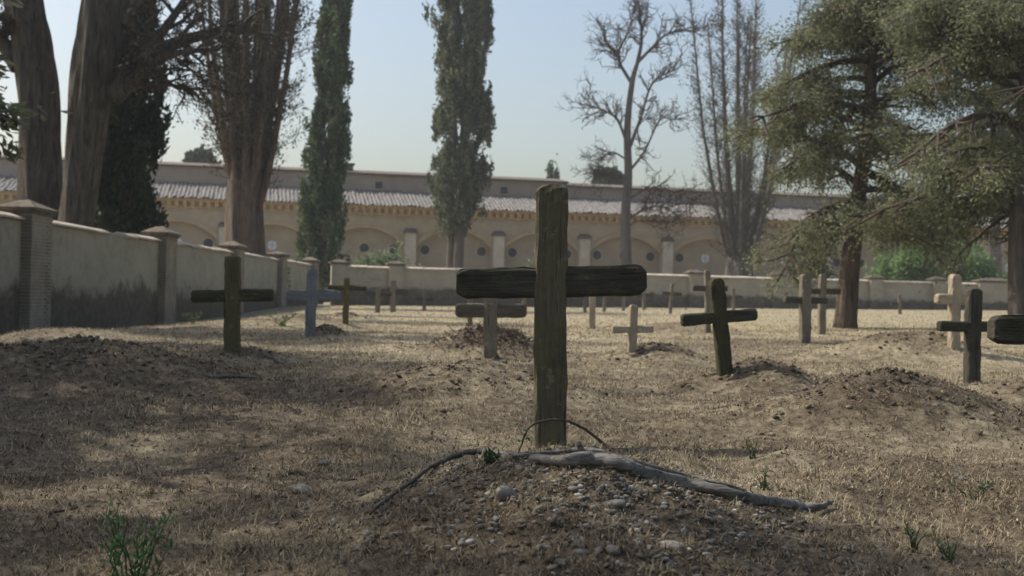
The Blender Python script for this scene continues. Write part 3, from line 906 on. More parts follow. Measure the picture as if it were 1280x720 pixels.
old_trunk('massive grey trunk leaning right with long bare limbs, right of the pair behind the wall',
          [(95, 300), (101, 230), (110, 150), (121, 70), (132, 0), (142, -100), (154, -220)], [46, 40, 40, 46, 52, 54, 44, 30], 33.0,
          [([(140, 120, 0), (172, 84, 0), (210, 58, 0), (262, 42, 0.3), (318, 36, 0.4)], 0.30),
           ([(140, 105, 0), (178, 70, 0.5), (212, 28, 0.8), (236, -10, 1.0)], 0.24),
           ([(150, 120, 0), (185, 82, -0.5), (225, 66, -0.8), (275, 62, -1.0)], 0.17),
           ([(150, 30, 0), (180, -5, 0.4), (230, -30, 0.8)], 0.2),
           ([(165, 110, 0), (190, 104, 0.3), (222, 108, 0.6), (245, 112, .8)], 0.09),
           ([(150, -30, 0), (170, -90, 0), (200, -160, 0)], 0.22)], 2.3)
# --- dark cypress behind them
cypress('cypress_tree', 'dark dense cypress low behind the right-hand big trunk', gbase(150, 41), 15.0,
        lambda t: 1.35 * min(1, (t + 0.04) / 0.10) * (1 - t) ** 0.5 + 0.05, 36000, M['leaf_dark'], M['bark_red'], 0.13, 0.25, 1.6, gap=0.04, seed=4)
# --- many stemmed cypress
fan_tree('cypress_tree', 'brown many-stemmed cypress fanning out above a thick reddish trunk', gbase(305, 53), 6.2, 22, 3.1, 26, 0.80, M['bark_red'], M['leaf_brown'], 36000, 22, 0.075, seed=2, leaf_gap=0.4, rmax=0.19)
# --- slim green cypress
cypress('cypress_tree', 'slim bright green cypress rising by the corner of the walls', gbase(399, 71), 24,
        lambda t: 1.12 * min(1, (t + 0.05) / 0.10) * (1 - t ** 3) ** 0.6 * (0.92 + 0.1 * math.sin(9 * t)) + 0.05, 64000, M['leaf_cypress'], M['bark_red'], 0.13, 0.2, 1.5, gap=0.24, seed=1, lean=(0.7, 0))
# --- cypress in the middle
def prof_mid(t):
    z = t * 27
    return float(np.interp(z, [0, 5.0, 6.2, 8, 10, 13, 17, 20, 23, 27], [0.2, 0.35, 1.3, 2.05, 1.95, 1.65, 1.6, 1.95, 1.7, 0.1]))
cypress('cypress_tree', 'tall grey-green columnar cypress standing alone above bare stems mid-picture', gbase(567, 84), 27, prof_mid, 84000,
        M['leaf_cypress_pale'], M['bark_grey'], 0.15, 0.55, 4.9, stems=3, gap=0.26, seed=3, lean=(0.5, 0))

# --- bare tree
def bare_tree():
    d = 80.0; b = np.array(gbase(783, d))
    root = empty('bare_tree', tuple(b), 0, 'leafless deciduous tree with crooked branches just right of the large cross', 'tree')
    br = MB(); tw = MB()
    def grow(p, dr, L, r, dep):
        n = 5; q = [p]; dd = dr / np.linalg.norm(dr)
        for i in range(n):
            dd = dd + rng.normal(size=3) * (0.13 + 0.03 * dep) + np.array([0, 0, 0.05]); dd /= np.linalg.norm(dd)
            q.append(q[-1] + dd * L / n)
        (br if r > 0.035 else tw).tube(q, [r * (1 - 0.6 * i / n) + 0.005 for i in range(n + 1)], 7 if r > 0.06 else 3, caps=False)
        if dep < 4:
            for k in range((5, 5, 4, 3)[dep]):
                i = random.randint(1, n); sd = rng.normal(size=3)
                d2 = dd * 0.6 + sd * 0.5 + np.array([0, 0, 0.1 - 0.05 * dep])
                grow(q[i], d2, L * random.uniform(0.42, 0.68), max(0.012, r * (0.45 if dep else 0.5)), dep + 1)
    main = [W(783, 350, d) - b + np.array([0, 0, -2.0]), W(783, 330, d) - b, W(782, 270, d) - b, W(785, 220, d) - b, W(784, 160, d) - b, W(790, 105, d) - b, W(797, 78, d) - b]
    S = smooth_path(main, 5); n = len(S)
    br.tube(S, [0.42 * (1 - 0.68 * i / (n - 1)) for i in range(n)], 12, flute=0.05, nfl=3)
    limbs = [([(797, 78, 0), (802, 50, 0), (800, 20, 0), (795, -10, 0)], 0.14), ([(790, 105, 0), (775, 80, 0.3), (770, 65, 0.5), (755, 50, .8)], 0.13),
             ([(770, 68, 0.5), (785, 40, 0.2), (792, 12, 0)], 0.10), ([(797, 78, 0), (815, 60, -.3), (835, 42, -.5), (865, 38, -.6)], 0.12),
             ([(784, 180, 0), (772, 150, -0.4), (755, 138, -0.8), (735, 132, -1)], 0.11), ([(785, 190, 0), (800, 150, 0.5), (815, 105, 0.9), (840, 88, 1.2)], 0.13),
             ([(786, 215, 0), (805, 190, 0.8), (825, 150, 1.2), (842, 150, 1.5)], 0.10), ([(784, 250, 0), (810, 236, 0.5), (845, 240, 1), (870, 252, 1.5)], 0.09),
             ([(784, 275, 0), (805, 262, 0.5), (825, 258, 1), (850, 270, 1.4)], 0.09), ([(783, 285, 0), (800, 276, -0.3), (840, 278, -0.6)], 0.06),
             ([(784, 200, 0), (765, 190, 0.4), (750, 200, 0.6), (742, 215, .7)], 0.07), ([(784, 235, 0), (770, 225, -.4), (758, 222, -.6)], 0.05)]
    for path, r in limbs:
        pp = smooth_path([W(x, y, d + dd_) - b for x, y, dd_ in path], 4); m = len(pp)
        br.tube(pp, [r * (1 - 0.65 * i / (m - 1)) for i in range(m)], 7, caps=False)
        for i in range(3, m, 1):
            for _ in range(2):
                tdir = pp[i] - pp[i - 1]
                grow(pp[i], tdir / np.linalg.norm(tdir) * 0.8 + rng.normal(size=3) * 0.55, random.uniform(0.8, 1.9), r * 0.38, 2)
    br.build('trunk', M['bark_grey'], root, smooth=True)
    tw.build('twigs', M['twig'], root, kind='stuff')
bare_tree()
# --- grey many stemmed tree
fan_tree('cypress_tree', 'thin grey many-stemmed cypress, almost leafless, right of the bare tree', gbase(923, 86), 3.6, 24, 5.0, 13, 1.0, M['bark_grey'], M['leaf_greyish'], 26000, 150, 0.07, seed=5, leaf_gap=0.6, rmax=0.24)

# --- leafy trees on the right, inside the graveyard
b7 = hit(1056, 410)
print('right tree base', b7)
d7 = b7.y
spread_conifer('leafy_conifer', 'leafy conifer with a leaning trunk lit on its left, inside the back wall',
               [tuple(b7), tuple(W(1062, 340, d7)), tuple(W(1074, 240, d7)), tuple(W(1086, 150, d7)), tuple(W(1090, 40, d7)), tuple(W(1092, -90, d7)), tuple(W(1092, -170, d7))],
               0.29, 0.05, 2.7, 10.5, 44, lambda t: 4.1 * (1 - 0.55 * t) * (0.55 + 0.45 * min(1, t * 5)), M['bark_red'], M['leaf_pine'], 1750, 80, 0.046, seed=1, csz=1.05, squash=1.1, drop=0.6, holes=-0.34, bm='bark_grey',
               extra=[((W(1072, 250, d7)), W(985, 255, d7 - 1), 0.06), (W(1070, 270, d7), W(985, 305, d7 + 0.5), 0.05), (W(1084, 160, d7), W(965, 175, d7), 0.07), (W(1086, 120, d7), W(975, 90, d7 + 1), 0.08), (W(1088, 60, d7), W(980, 20, d7 - 0.5), 0.08), (W(1075, 220, d7), W(1170, 200, d7 - .6), 0.06)])
d8 = 27.0; p8 = at(1277, 372, d8)
spread_conifer('leafy_conifer', 'dark trunk with a leafy crown cut off by the right edge',
               [(p8.x, d8, hz(p8.x, d8)), tuple(W(1275, 260, d8)), tuple(W(1280, 150, d8)), tuple(W(1284, 40, d8)), tuple(W(1288, -160, d8))],
               0.27, 0.06, 2.4, 10.5, 46, lambda t: 3.7 * (1 - 0.5 * t) * (0.6 + 0.4 * min(1, t * 5)), M['bark_grey'], M['leaf_pine'], 1750, 80, 0.046, seed=2, csz=1.05, squash=1.1, drop=0.6, holes=-0.34, bm='twig',
               extra=[(W(1283, 60, d8), W(1180, -2, d8 - 0.6), 0.12), (W(1278, 180, d8), W(1170, 170, d8), 0.07), (W(1278, 230, d8), W(1190, 250, d8 + 0.5), 0.05), (W(1276, 260, d8), W(1180, 300, d8 + 1), 0.05)])
# --- beyond the back wall on the right
d9 = 84.0
spread_conifer('pale_trunk_tree', 'pale straight trunk behind the back wall near the right edge',
               [gbase(1245, d9), tuple(W(1245, 330, d9)), tuple(W(1244, 260, d9)), tuple(W(1243, 150, d9)), tuple(W(1243, 60, d9))],
               0.50, 0.1, 6.5, 17, 34, lambda t: 4.5 * (1 - 0.5 * t), M['bark_pale'], M['leaf_pine'], 700, 40, 0.17, seed=3)
cypress('cypress_tree', 'narrow dark cypress behind the back wall between two bright shrubs', gbase(1166, 82), 9.5,
        lambda t: 1.25 * min(1, (t + 0.1) / 0.3) * (1 - t) ** 0.6 + 0.05, 18000, M['leaf_dark'], M['bark_red'], 0.15, 0.2, 1.2, gap=0.05, seed=6)
def shrub(label, px, d, rx, h, m, n, size, seed):
    b = gbase(px, d); root = empty('shrub', b, 0, label, 'shrub')
    st = MB(); anch = []
    for k in range(26):
        a = random.uniform(0, 2 * math.pi); f = random.random() ** 0.6
        e = np.array([math.cos(a) * rx * f, math.sin(a) * rx * f * 0.8, h * random.uniform(0.45, 1.0) * (1 - 0.35 * f)])
        pts = wiggle((0.1 * math.cos(a), 0.1 * math.sin(a), -0.1), e, 5, 0.03, (0, 0, 0.06))
        st.tube(pts, [0.045, 0.04, 0.03, 0.022, 0.015, 0.008], 4, caps=False); anch += pts[1:]
        for _ in range(5):
            q = pts[random.randint(2, 5)]; anch.append(q + rng.normal(size=3) * 0.3 * min(1, rx))
    st.build('stems', M['twig'], root)
    A = np.array(anch); per = n // len(A)
    C = (A[:, None] + rng.normal(size=(len(A), per, 3)) * 0.20 * rx ** 0.5).reshape(-1, 3); C[:, 2] = np.maximum(C[:, 2], 0.1)
    lr = np.clip(np.repeat(rng.random(len(A)), per) * 0.5 + rng.random(len(A) * per) * 0.5, 0, 1)
    leaves('foliage', C, size, m, root, None, 1, 0.5, lr)
shrub('bright green shrub behind the back wall, beside the leaning conifer trunk', 1133, 79, 2.2, 5.2, M['leaf_bright'], 15000, 0.13, 1)
shrub('bright green shrub behind the back wall, below the right-hand crown', 1207, 79.5, 2.1, 4.9, M['leaf_bright'], 13000, 0.13, 2)
shrub('dark green shrub poking over the back wall between the grey tree and the leaning conifer', 1010, 79, 1.3, 3.9, M['leaf_dark'], 9000, 0.13, 3)
shrub('pale green shrub hanging over the back wall below the arches', 478, 72.5, 1.9, 3.3, M['leaf_greypale'], 11000, 0.12, 4)
shrub('small pale green shrub behind the left wall at the foot of the many-stemmed cypress', 327, 56, 0.9, 2.9, M['leaf_greypale'], 5000, 0.10, 5)
shrub('small green shrub beyond the back wall beside the large cross', 664, 76, 0.9, 3.0, M['leaf_greypale'], 4000, 0.11, 6)
# --- tree tops far behind the building
def far_top(label, px, d, ztop, r, m, n):
    p = at(px, 371, d); root = empty('distant_tree', (p.x, d, 0), 0, label, 'tree')
    tb = MB(); tb.tube([(0, 0, -0.3), (0, 0, ztop * 0.5), (0.2, 0, ztop * 0.9)], [0.4, 0.3, 0.08], 8); tb.build('trunk', M['bark_grey'], root)
    u = rng.normal(size=(n, 3)); u /= np.linalg.norm(u, axis=1)[:, None]
    ph = np.arctan2(u[:, 1], u[:, 0])
    rad = r * rng.random(n) ** 0.3 * (1 + 0.22 * vnoise(ph * 2.5 + px, u[:, 2] * 3))
    C = u * rad[:, None] * np.array([1, 1, 1.3]) + np.array([0, 0, ztop - r * 1.25])
    leaves('crown', C, 0.35, m, root, None, 1, 0.6)
far_top('rounded tree top rising behind the roof on the left, beside the many-stemmed cypress', 249, 135, 16.4, 2.2, M['leaf_dark'], 4000)
far_top('rounded tree top rising behind the roof beside the bare tree', 760, 135, 15.4, 2.1, M['leaf_dark'], 4000)
for px, zt in ((684, 15.9), (692, 15.5)):
    cypress('distant_cypress', 'slim cypress tip above the roof, ' + ('left' if px == 684 else 'right') + ' of two over the large cross', (at(px, 371, 140).x, 140, 0), zt,
            lambda t: 0.55 * (1 - t) ** 0.7 + 0.05, 3600, M['leaf_cypress'], M['bark_red'], 0.22, 0.2, 6.0, gap=0.05, seed=px)
# --- trees out of the picture on the left whose shade falls across the foreground
def shade_tree(label, x, y, H, blen, n_clump, per, size, zlo, seed):
    z = hz(x, y)
    spread_conifer('shade_tree', label, [(x, y, z), (x + 0.2, y, z + H * 0.3), (x + 0.1, y + 0.2, z + H * 0.6), (x + 0.3, y, z + H)], 0.35, 0.05, zlo, H * 0.95, 40,
                   lambda t: blen * (1 - 0.45 * t), M['bark_red'], M['leaf_pine'], n_clump, per, size, group='trees beyond the left wall', seed=seed, holes=-0.05)
shade_tree('conifer outside the left edge nearest the camera, shading the near ground', -11.9, 7.5, 13.5, 4.6, 1150, 40, 0.11, 4.5, 4)
shade_tree('conifer outside the left edge, second along the wall, shading the left mounds', -12.6, 14.0, 14.0, 4.4, 1000, 32, 0.11, 4.5, 5)
shade_tree('conifer with boughs just reaching into the left edge above the wall', -13.6, 22.5, 13.5, 4.2, 1000, 32, 0.11, 4.5, 6)

# ------------------------------------------------------------------ wooden crosses
def beam_mesh(name, L, w, d, ch=0.012, end0=0.0, end1=0.0, seed=0, rough=0.004, peak=0.0):
    """timber along +Z from 0 to L with chamfered long edges; end0/end1 = length of the cut-off corners at each end"""
    lr = np.random.default_rng(seed + 100)
    prof = [(-w/2 + ch, -d/2), (w/2 - ch, -d/2), (w/2, -d/2 + ch), (w/2, d/2 - ch), (w/2 - ch, d/2), (-w/2 + ch, d/2), (-w/2, d/2 - ch), (-w/2, -d/2 + ch)]
    # finer ring: split the faces so wear can bend them
    ring = []
    for i in range(8):
        a, b = prof[i], prof[(i + 1) % 8]; ring.append(a)
        if math.hypot(a[0]-b[0], a[1]-b[1]) > 0.02:
            ring.append((a[0] + (b[0]-a[0]) / 3, a[1] + (b[1]-a[1]) / 3)); ring.append((a[0] + (b[0]-a[0]) * 2/3, a[1] + (b[1]-a[1]) * 2/3))
    n = len(ring); m = max(6, int(L / 0.06))
    zs = list(np.linspace(end0, L - end1, m)); sc_ = [1.0] * m
    if end0: zs = [0.0, end0 * 0.45] + zs; sc_ = [0.66, 0.9] + sc_
    if end1: zs = zs + [L - end1 * 0.45, L]; sc_ = sc_ + [0.9, 0.62]
    V = []
    for z, s in zip(zs, sc_):
        for k, (x, y) in enumerate(ring):
            j = lr.normal() * rough
            q = 1 + j / max(w, d) * 2
            wob = 0.004 * math.sin(3.1 * z + seed)
            V.append((x * s * q + wob, y * (0.5 + 0.5 * s) * q, z + lr.normal() * rough * 0.5))
    F = []
    mm = len(zs)
    for i in range(mm - 1):
        for k in range(n):
            k2 = (k + 1) % n
            F.append((i*n+k, i*n+k2, (i+1)*n+k2, (i+1)*n+k))
    F.append(tuple(range(n))[::-1]); F.append(tuple((mm-1)*n + k for k in range(n)))
    me = bpy.data.meshes.new(name); me.from_pydata(V, [], F); me.update()
    return me
CROSS_N = [0]
def cross(label, base, H, pw, pd, al, aw, ad, az, mp, ma, rz=0.0, lean=0.0, tilt=0.0, back=0.0, sink=0.28, offc=0.0, end=0.25, ptop=0.2, group='wooden crosses in the graveyard'):
    """post along z; arm centre at height az; lean rotates the cross in its own plane, tilt the arm on the post"""
    CROSS_N[0] += 1; sd = CROSS_N[0]
    root = empty('wooden_cross', tuple(base), rz, label, 'cross', group)
    root.rotation_euler = (back, lean, rz)
    me = beam_mesh('post', H + sink, pw, pd, min(0.014, pw * 0.1), 0, pw * ptop, sd, rough=min(0.003, pw * 0.02))
    me.materials.append(mp)
    p = link(bpy.data.objects.new('post', me), root); p.location = (0, 0, -sink)
    me = beam_mesh('arm', al, aw, ad, min(0.016, aw * 0.12), aw * end, aw * end, sd + 50, rough=min(0.003, aw * 0.02))
    me.materials.append(ma)
    a = link(bpy.data.objects.new('arm', me), root)
    a.rotation_euler = (0, R(90) + tilt, 0)
    a.location = (offc - al / 2 * math.cos(tilt), 0.0, az + al / 2 * math.sin(tilt))
    return root
def cross_px(label, px, ytop, ybase, ppx, arm_l, arm_r, arm_y, arm_h, mp, ma, d=None, depth=0.75, **kw):
    """measured in the photograph: post centre, top and foot rows, post width, arm ends and centre row"""
    b = hit(px, ybase) if d is None else None
    if b is None:
        q = at(px, ybase, d); b = Vector((q.x, d, hz(q.x, d)))
    d = b.y; s = d / FPX
    top = at(px, ytop, d).z; az = at(px, arm_y, d).z - b.z
    return cross(label, b, top - b.z, ppx * s, ppx * s * depth, (arm_r - arm_l) * s, arm_h * s, ppx * s * depth * 0.86, az, mp, ma,
                 offc=((arm_l + arm_r) / 2 - px) * s, **kw)
c1 = cross_px('large dark mossy cross standing in the middle foreground', 687, 232, 556, 39.5, 569, 805, 352, 37.5, M['w_main_post'], M['w_main_arm'], lean=R(-0.7), tilt=R(-1.2), sink=0.35, depth=0.8, end=0.36, ptop=0.24)
print('main cross at', c1.location[:])
cross_px('olive brown cross with dark arms at left before the stained wall', 290, 320, 438, 19, 239, 341, 369.5, 15, M['w_olive'], M['w_olive_dark'], tilt=R(-1.2), lean=R(-0.7), end=0.15, ptop=0.1)
cross_px('blue-grey painted cross beside a small dark earth heap', 388, 336, 420, 13, 356, 424, 369.5, 14, M['w_blue'], M['w_blue'], rz=R(12), end=0.5, ptop=0.45, tilt=R(-1))
cross_px('thin dark-armed cross just right of the blue-grey cross', 432, 347, 405, 7.5, 409, 457, 360, 6.5, M['w_olive'], M['w_olive_dark'], end=0.1)
cross_px('far small cross before the back wall, left of a close pair', 472, 358, 391, 6, 455, 489, 367, 5, M['w_grey'], M['w_grey_dark'], end=0.1)
cross_px('far small cross before the back wall, right of a close pair', 491, 350, 390, 6.5, 475, 509, 364.5, 7, M['w_grey'], M['w_grey_dark'], rz=R(-10), end=0.1)
cross_px('weathered grey cross on a twiggy mound just left of the large cross', 612, 352, 447, 17, 568, 657, 388, 17, M['w_grey'], M['w_grey_mid'], end=0.3, tilt=R(-0.8))
cross_px('distant thin post cross seen below the left arm of the grey cross', 587, 366, 411, 6, 572, 602, 384, 5, M['w_grey'], M['w_grey'], end=0.1, d=27)
cross_px('pale slim cross half hidden by the large cross arm on its right', 740, 352, 411, 8, 722, 758, 362, 6, M['w_pale'], M['w_grey'], end=0.1)
cross_px('small pale cross in sun right of the large cross', 790.5, 381, 440, 10.5, 763, 817, 412, 9, M['w_pale'], M['w_pale'], rz=R(14), tilt=R(-1.5), end=0.1, ptop=0.3)
cross_px('dark leaning cross with its arm tilted up to the right', 906.5, 348, 466, 18, 857, 955, 396.5, 15, M['w_olive_dark'], M['w_main_arm'], lean=R(-7.5), tilt=R(1.5), rz=R(10), end=0.2, ptop=0.4)
cross_px('thin upright cross directly behind the dark leaning cross', 884.5, 338, 416, 7, 865, 911, 360.5, 7, M['w_grey'], M['w_grey_dark'], lean=R(-1.5), rz=R(12), end=0.1)
cross_px('grey-brown cross nearer the camera of the pair left of the leaning conifer', 1005.5, 343, 429, 13, 976, 1035, 375, 8, M['w_grey'], M['w_grey_dark'], rz=R(16), end=0.15)
cross_px('slim cross farther of the pair left of the leaning conifer', 1027, 343, 418, 9, 1006, 1051, 364, 7, M['w_grey'], M['w_olive_dark'], rz=R(12), end=0.15)
cross_px('pale yellowish cross in sun near the right edge', 1192, 343, 434, 14, 1163, 1222, 374, 13, M['w_pale'], M['w_pale'], rz=R(22), end=0.25, ptop=0.35)
cross_px('dark brown cross in front of the pale cross near the right edge', 1215, 361, 477, 18, 1168, 1262, 408.5, 13, M['w_grey_dark'], M['w_main_arm'], rz=R(10), end=0.15)
# near cross mostly outside the right edge: only the end of its arm shows
q = at(1356, 412, 5.3)
cross('near dark cross cut off by the right edge, only its arm end showing', (q.x, 5.3, hz(q.x, 5.3)), 1.0, 0.14, 0.11, 0.84, 0.125, 0.10, q.z - hz(q.x, 5.3) , M['w_main_post'], M['w_main_arm'], end=0.3, tilt=R(-2.2), lean=R(0.5))
# row of small far crosses along the back wall
row = [(731, 358, 389, 720, 742), (755, 356, 391, 746, 764), (779, 357, 392, 768, 790), (805, 357, 391, 795, 816), (838, 355, 388, 826, 851), (917, 360, 392, 907, 928), (1125, 368, 396, 1114, 1136), (655, 360, 390, 643, 667), (530, 362, 388, 520, 541)]
names = ['first', 'second', 'third', 'fourth', 'fifth', 'sixth']
for i, (x, yt, yb, l, r) in enumerate(row):
    lab = {4: 'tiny far cross with clear arms left of the dark leaning cross', 5: 'tiny far cross right of the dark leaning cross, before the back wall', 6: 'tiny far cross right of the leaning conifer, before the back wall',
           7: 'tiny far cross hidden behind the left arm of the large cross', 8: 'tiny far cross at the back wall left of the large cross'}.get(i, 'tiny far cross at the back wall, %s right of the large post' % names[min(i, 5)])
    cross_px(lab, x, yt, yb, 4.2, l, r, yt + 12, 4, M['w_grey'], M['w_grey_dark'], d=50 + 3 * (i % 4), end=0.1, rz=R(random.uniform(-12, 12)), lean=R(random.uniform(-2.5, 2.5)), group='small crosses along the back wall')

# ------------------------------------------------------------------ fallen branch and twigs on the near mound
def limb_obj(name, label, wp, rads, matx, sides=10, cat='branch', off=0.7, flute=0.1, parts=None):
    """wp: pixel rows on the ground or (px,py,extra height)"""
    pts = []
    for (x, y, r) in zip([w[0] for w in wp], [w[1] for w in wp], rads):
        pts.append(np.array(hit(x, y, r * off)))
    return pts
wp = [(462, 642), (480, 626), (510, 604), (540, 583), (570, 570), (600, 564), (630, 569), (660, 574), (700, 575), (742, 573), (775, 580), (815, 593), (860, 605), (905, 615), (950, 624), (990, 631), (1020, 634), (1040, 627)]
rd = [0.005, 0.006, 0.008, 0.010, 0.012, 0.013, 0.015, 0.017, 0.019, 0.022, 0.023, 0.022, 0.021, 0.020, 0.019, 0.018, 0.016, 0.005]
pts = []
for (x, y), r in zip(wp, rd):
    pts.append(np.array(hit(x, y, r * 0.8)))
# even out the distance along the branch, then set it down on the mound
for _ in range(6):
    ys_ = [p[1] for p in pts]
    for i in range(1, len(pts) - 1):
        ny_ = (ys_[i-1] + 2 * ys_[i] + ys_[i+1]) / 4
        v = ray(*wp[i]); pts[i] = np.array([v.x * ny_, ny_, EYE + v.z * ny_])
for i in range(len(pts)):
    v = ray(*wp[i]); dd_ = pts[i][1]
    while EYE + v.z * dd_ < hz(v.x * dd_, dd_) + rd[i] * 0.9 + 0.012 and dd_ > 2.5: dd_ -= 0.01
    pts[i] = np.array([v.x * dd_, dd_, EYE + v.z * dd_])
S = smooth_path(pts, 7)
rr = np.interp(np.linspace(0, 1, len(S)), np.linspace(0, 1, len(rd)), rd)
S2 = [p + rng.normal(size=3) * 0.0018 for p in S]
root = empty('fallen_branch', tuple(pts[9]), 0, 'long grey dead branch lying across the stony mound at the foot of the large cross', 'branch')
o9 = pts[9]
kn = 1 + 0.10 * np.sin(np.arange(len(rr)) * 0.9) * np.sin(np.arange(len(rr)) * 0.37) + 0.03 * rng.normal(size=len(rr))
cut = 7 * 5
b = MB(); b.tube([p - o9 for p in S2[cut:]], list((rr * kn)[cut:]), 16, flute=0.10, nfl=3, seed=1.0); b.build('main_stem', M['branch'], root, smooth=True)
b = MB(); b.tube([p - o9 for p in S2[:cut + 2]], list((rr * kn)[:cut + 2] * 0.96), 10, flute=0.05, nfl=3, seed=1.0); tp = b.build('thin_end', M['dark_branch'], root, smooth=True)
tp['label'] = 'dark thin end of the branch'
# side limb running alongside the thick end, and short stubs
def gp(x, y, r): return np.array(hit(x, y, r))
sl = [gp(722, 566, 0.03), gp(760, 571, 0.035), gp(800, 580, 0.03), gp(850, 593, 0.025), gp(905, 606, 0.02), gp(930, 613, 0.012)]
S = smooth_path(sl, 5); b = MB(); b.tube([p - o9 for p in S], list(np.linspace(0.011, 0.004, len(S))), 9, flute=0.1, nfl=3); b.build('side_stem', M['branch'], root, smooth=True)
sl = [gp(640, 571, 0.02), gp(690, 566, 0.03), gp(735, 563, 0.035), gp(770, 574, 0.03)]
S = smooth_path(sl, 5); b = MB(); b.tube([p - o9 for p in S], list(np.linspace(0.006, 0.013, len(S))), 9, flute=0.1, nfl=3); b.build('side_stem', M['branch'], root, smooth=True)
for (x0, y0, x1, y1, r) in ((606, 563, 566, 566, 0.006), (895, 617, 903, 655, 0.008), (730, 572, 722, 552, 0.018), (745, 570, 742, 556, 0.014), (985, 630, 1000, 622, 0.006)):
    a, c = gp(x0, y0, 0.02), gp(x0, y0, 0.02); v1 = at(x1, y1, a[1] - 0.02)
    S = wiggle(a, np.array(v1), 4, 0.04); b = MB(); b.tube([p - o9 for p in S], list(np.linspace(r, r * 0.4, 5)), 7); b.build('stub', M['branch'], root, smooth=True)
# arched bramble twig over the foot of the post
dm = c1.location.y - 0.22
aw = [(649, 566), (655, 547), (664, 532), (682, 526), (702, 525), (716, 529), (733, 538), (752, 553), (768, 570)]
S = smooth_path([np.array(at(x, y, dm - 0.03 * abs(i - 4) / 4)) for i, (x, y) in enumerate(aw)], 5)
S = [p + rng.normal(size=3) * 0.001 for p in S]
b0_ = S[0].copy()
root = empty('arched_twig', tuple(b0_), 0, 'thin brown twig arching over the foot of the large cross', 'twig')
b = MB(); b.tube([p - b0_ for p in S], list(np.linspace(0.0045, 0.0085, len(S))), 7); b.build('stem', M['twig'], root, smooth=True)
lv = np.array([S[6] - b0_ + rng.normal(size=3) * 0.015 for _ in range(8)])
leaves('leaf_tuft', lv, 0.014, M['dark_leaf'], root, None, 1, 0.5)
# loose sticks lying about (each its own)
sticks = [(255, 470, 327, 473, 0.014, 'pale stick lying on the ground left of the path before the olive cross', 'dead_wood'),
          (362, 592, 442, 600, 0.010, 'crooked dark stick on the shaded ground left of the branch', 'twig'),
          (1195, 593, 1240, 612, 0.010, 'pale stick in the dry grass at the right edge', 'dead_wood'),
          (330, 445, 370, 462, 0.010, 'thin stick on the leaf litter right of the olive cross foot', 'dead_wood'),
          (860, 660, 940, 700, 0.006, 'thin twig on the stones below the thick end of the branch', 'twig'),
          (1060, 655, 1140, 690, 0.007, 'thin twig in the dry grass below the tip of the branch', 'twig'),
          (60, 640, 150, 628, 0.006, 'thin twig on the shaded ground at lower left', 'twig'),
          (1150, 610, 1190, 613, 0.009, 'short dark stick in the grass at right', 'twig')]
for (x0, y0, x1, y1, r, lab, mm_) in sticks:
    P = [np.array(hit(x0 + (x1 - x0) * t, y0 + (y1 - y0) * t + random.uniform(-1.5, 1.5), r * 0.6)) for t in np.linspace(0, 1, 6)]
    c = P[0].copy(); b = MB(); S = smooth_path(P, 3)
    b.tube([p - c + rng.normal(size=3) * 0.003 for p in S], list(np.linspace(r, r * 0.45, len(S))), 7)
    o = b.build('stick', M[mm_], None, smooth=True); o.location = tuple(c); tag(o, lab, 'stick')
# twiggy debris heaped on the mound behind the grey cross
def debris(label, cx, cy, rx, ry, n, L, nm='brushwood', rw=0.009, up=0.4, mt='twig'):
    b = MB()
    for k in range(n):
        x = cx + rng.normal() * rx; y = cy + rng.normal() * ry; z = hz(x, y)
        a = random.uniform(0, 2 * math.pi); e = random.uniform(-0.02, 0.3) if random.random() > up else random.uniform(0.4, 1.0); l = L * random.uniform(0.4, 1.2)
        dx = np.array([math.cos(a) * math.cos(e), math.sin(a) * math.cos(e), math.sin(e)]) * l
        b.tube(wiggle((x, y, z - 0.01), np.array([x, y, z]) + dx, 3, 0.06), [rw, rw * .8, rw * .65, rw * .35], 4, caps=False)
    o = b.build(nm, M[mt]); tag(o, label, 'brushwood', kind='stuff')
debris('dark brushwood heaped on the mound behind the grey cross', -0.22, 14.35, 0.36, 0.26, 620, 0.15, rw=0.0055, up=0.18)
debris('dry twigs and bark scattered over the dark mound at right', 2.35, 7.45, 0.45, 0.28, 240, 0.08, 'dry_twigs', 0.003, 0.15, 'dead_wood')
debris('dry twigs and leaves scattered on the mound before the olive cross', -3.0, 12.2, 0.8, 0.45, 320, 0.11, 'dry_twigs', 0.004, 0.15, 'dead_wood')
debris('rough clods and twigs on the left mound', -3.1, 8.5, 0.9, 0.45, 240, 0.08, 'dry_twigs', 0.003, 0.15, 'dead_wood')

# ------------------------------------------------------------------ stones
def stone_mesh(seed, sub=2):
    bm = bmesh.new(); bmesh.ops.create_icosphere(bm, subdivisions=sub, radius=1.0)
    lr = np.random.default_rng(seed); k = lr.normal(size=(5, 3)); ph = lr.random(5) * 6
    sq = np.array([1, lr.uniform(0.55, 0.95), lr.uniform(0.32, 0.6)])
    cuts = lr.normal(size=(7, 3)); cuts /= np.linalg.norm(cuts, axis=1)[:, None]; cd = lr.uniform(0.62, 0.85, 7)
    for v in bm.verts:
        p = np.array(v.co); f = 1 + 0.10 * sum(math.sin(2.0 * float(k[i] @ p) + ph[i]) for i in range(5)) / 1.6
        p = p * f
        for c_, d_ in zip(cuts, cd):
            e_ = float(p @ c_) - d_
            if e_ > 0: p = p - c_ * e_ * 0.85
        v.co = Vector(p * sq)
    vv = np.array([v.co[:] for v in bm.verts]); ff = np.array([[x.index for x in f.verts] for f in bm.faces]); bm.free()
    return vv, ff
def stone_data(seed):
    v, f = stone_mesh(seed, 2)
    me = bpy.data.meshes.new('stone'); me.from_pydata(v.tolist(), [], f.tolist()); me.materials.append(M['stone'])
    me.polygons.foreach_set('use_smooth', np.ones(len(f), bool)); me.update(); return me
SM = [stone_data(s) for s in range(6)]
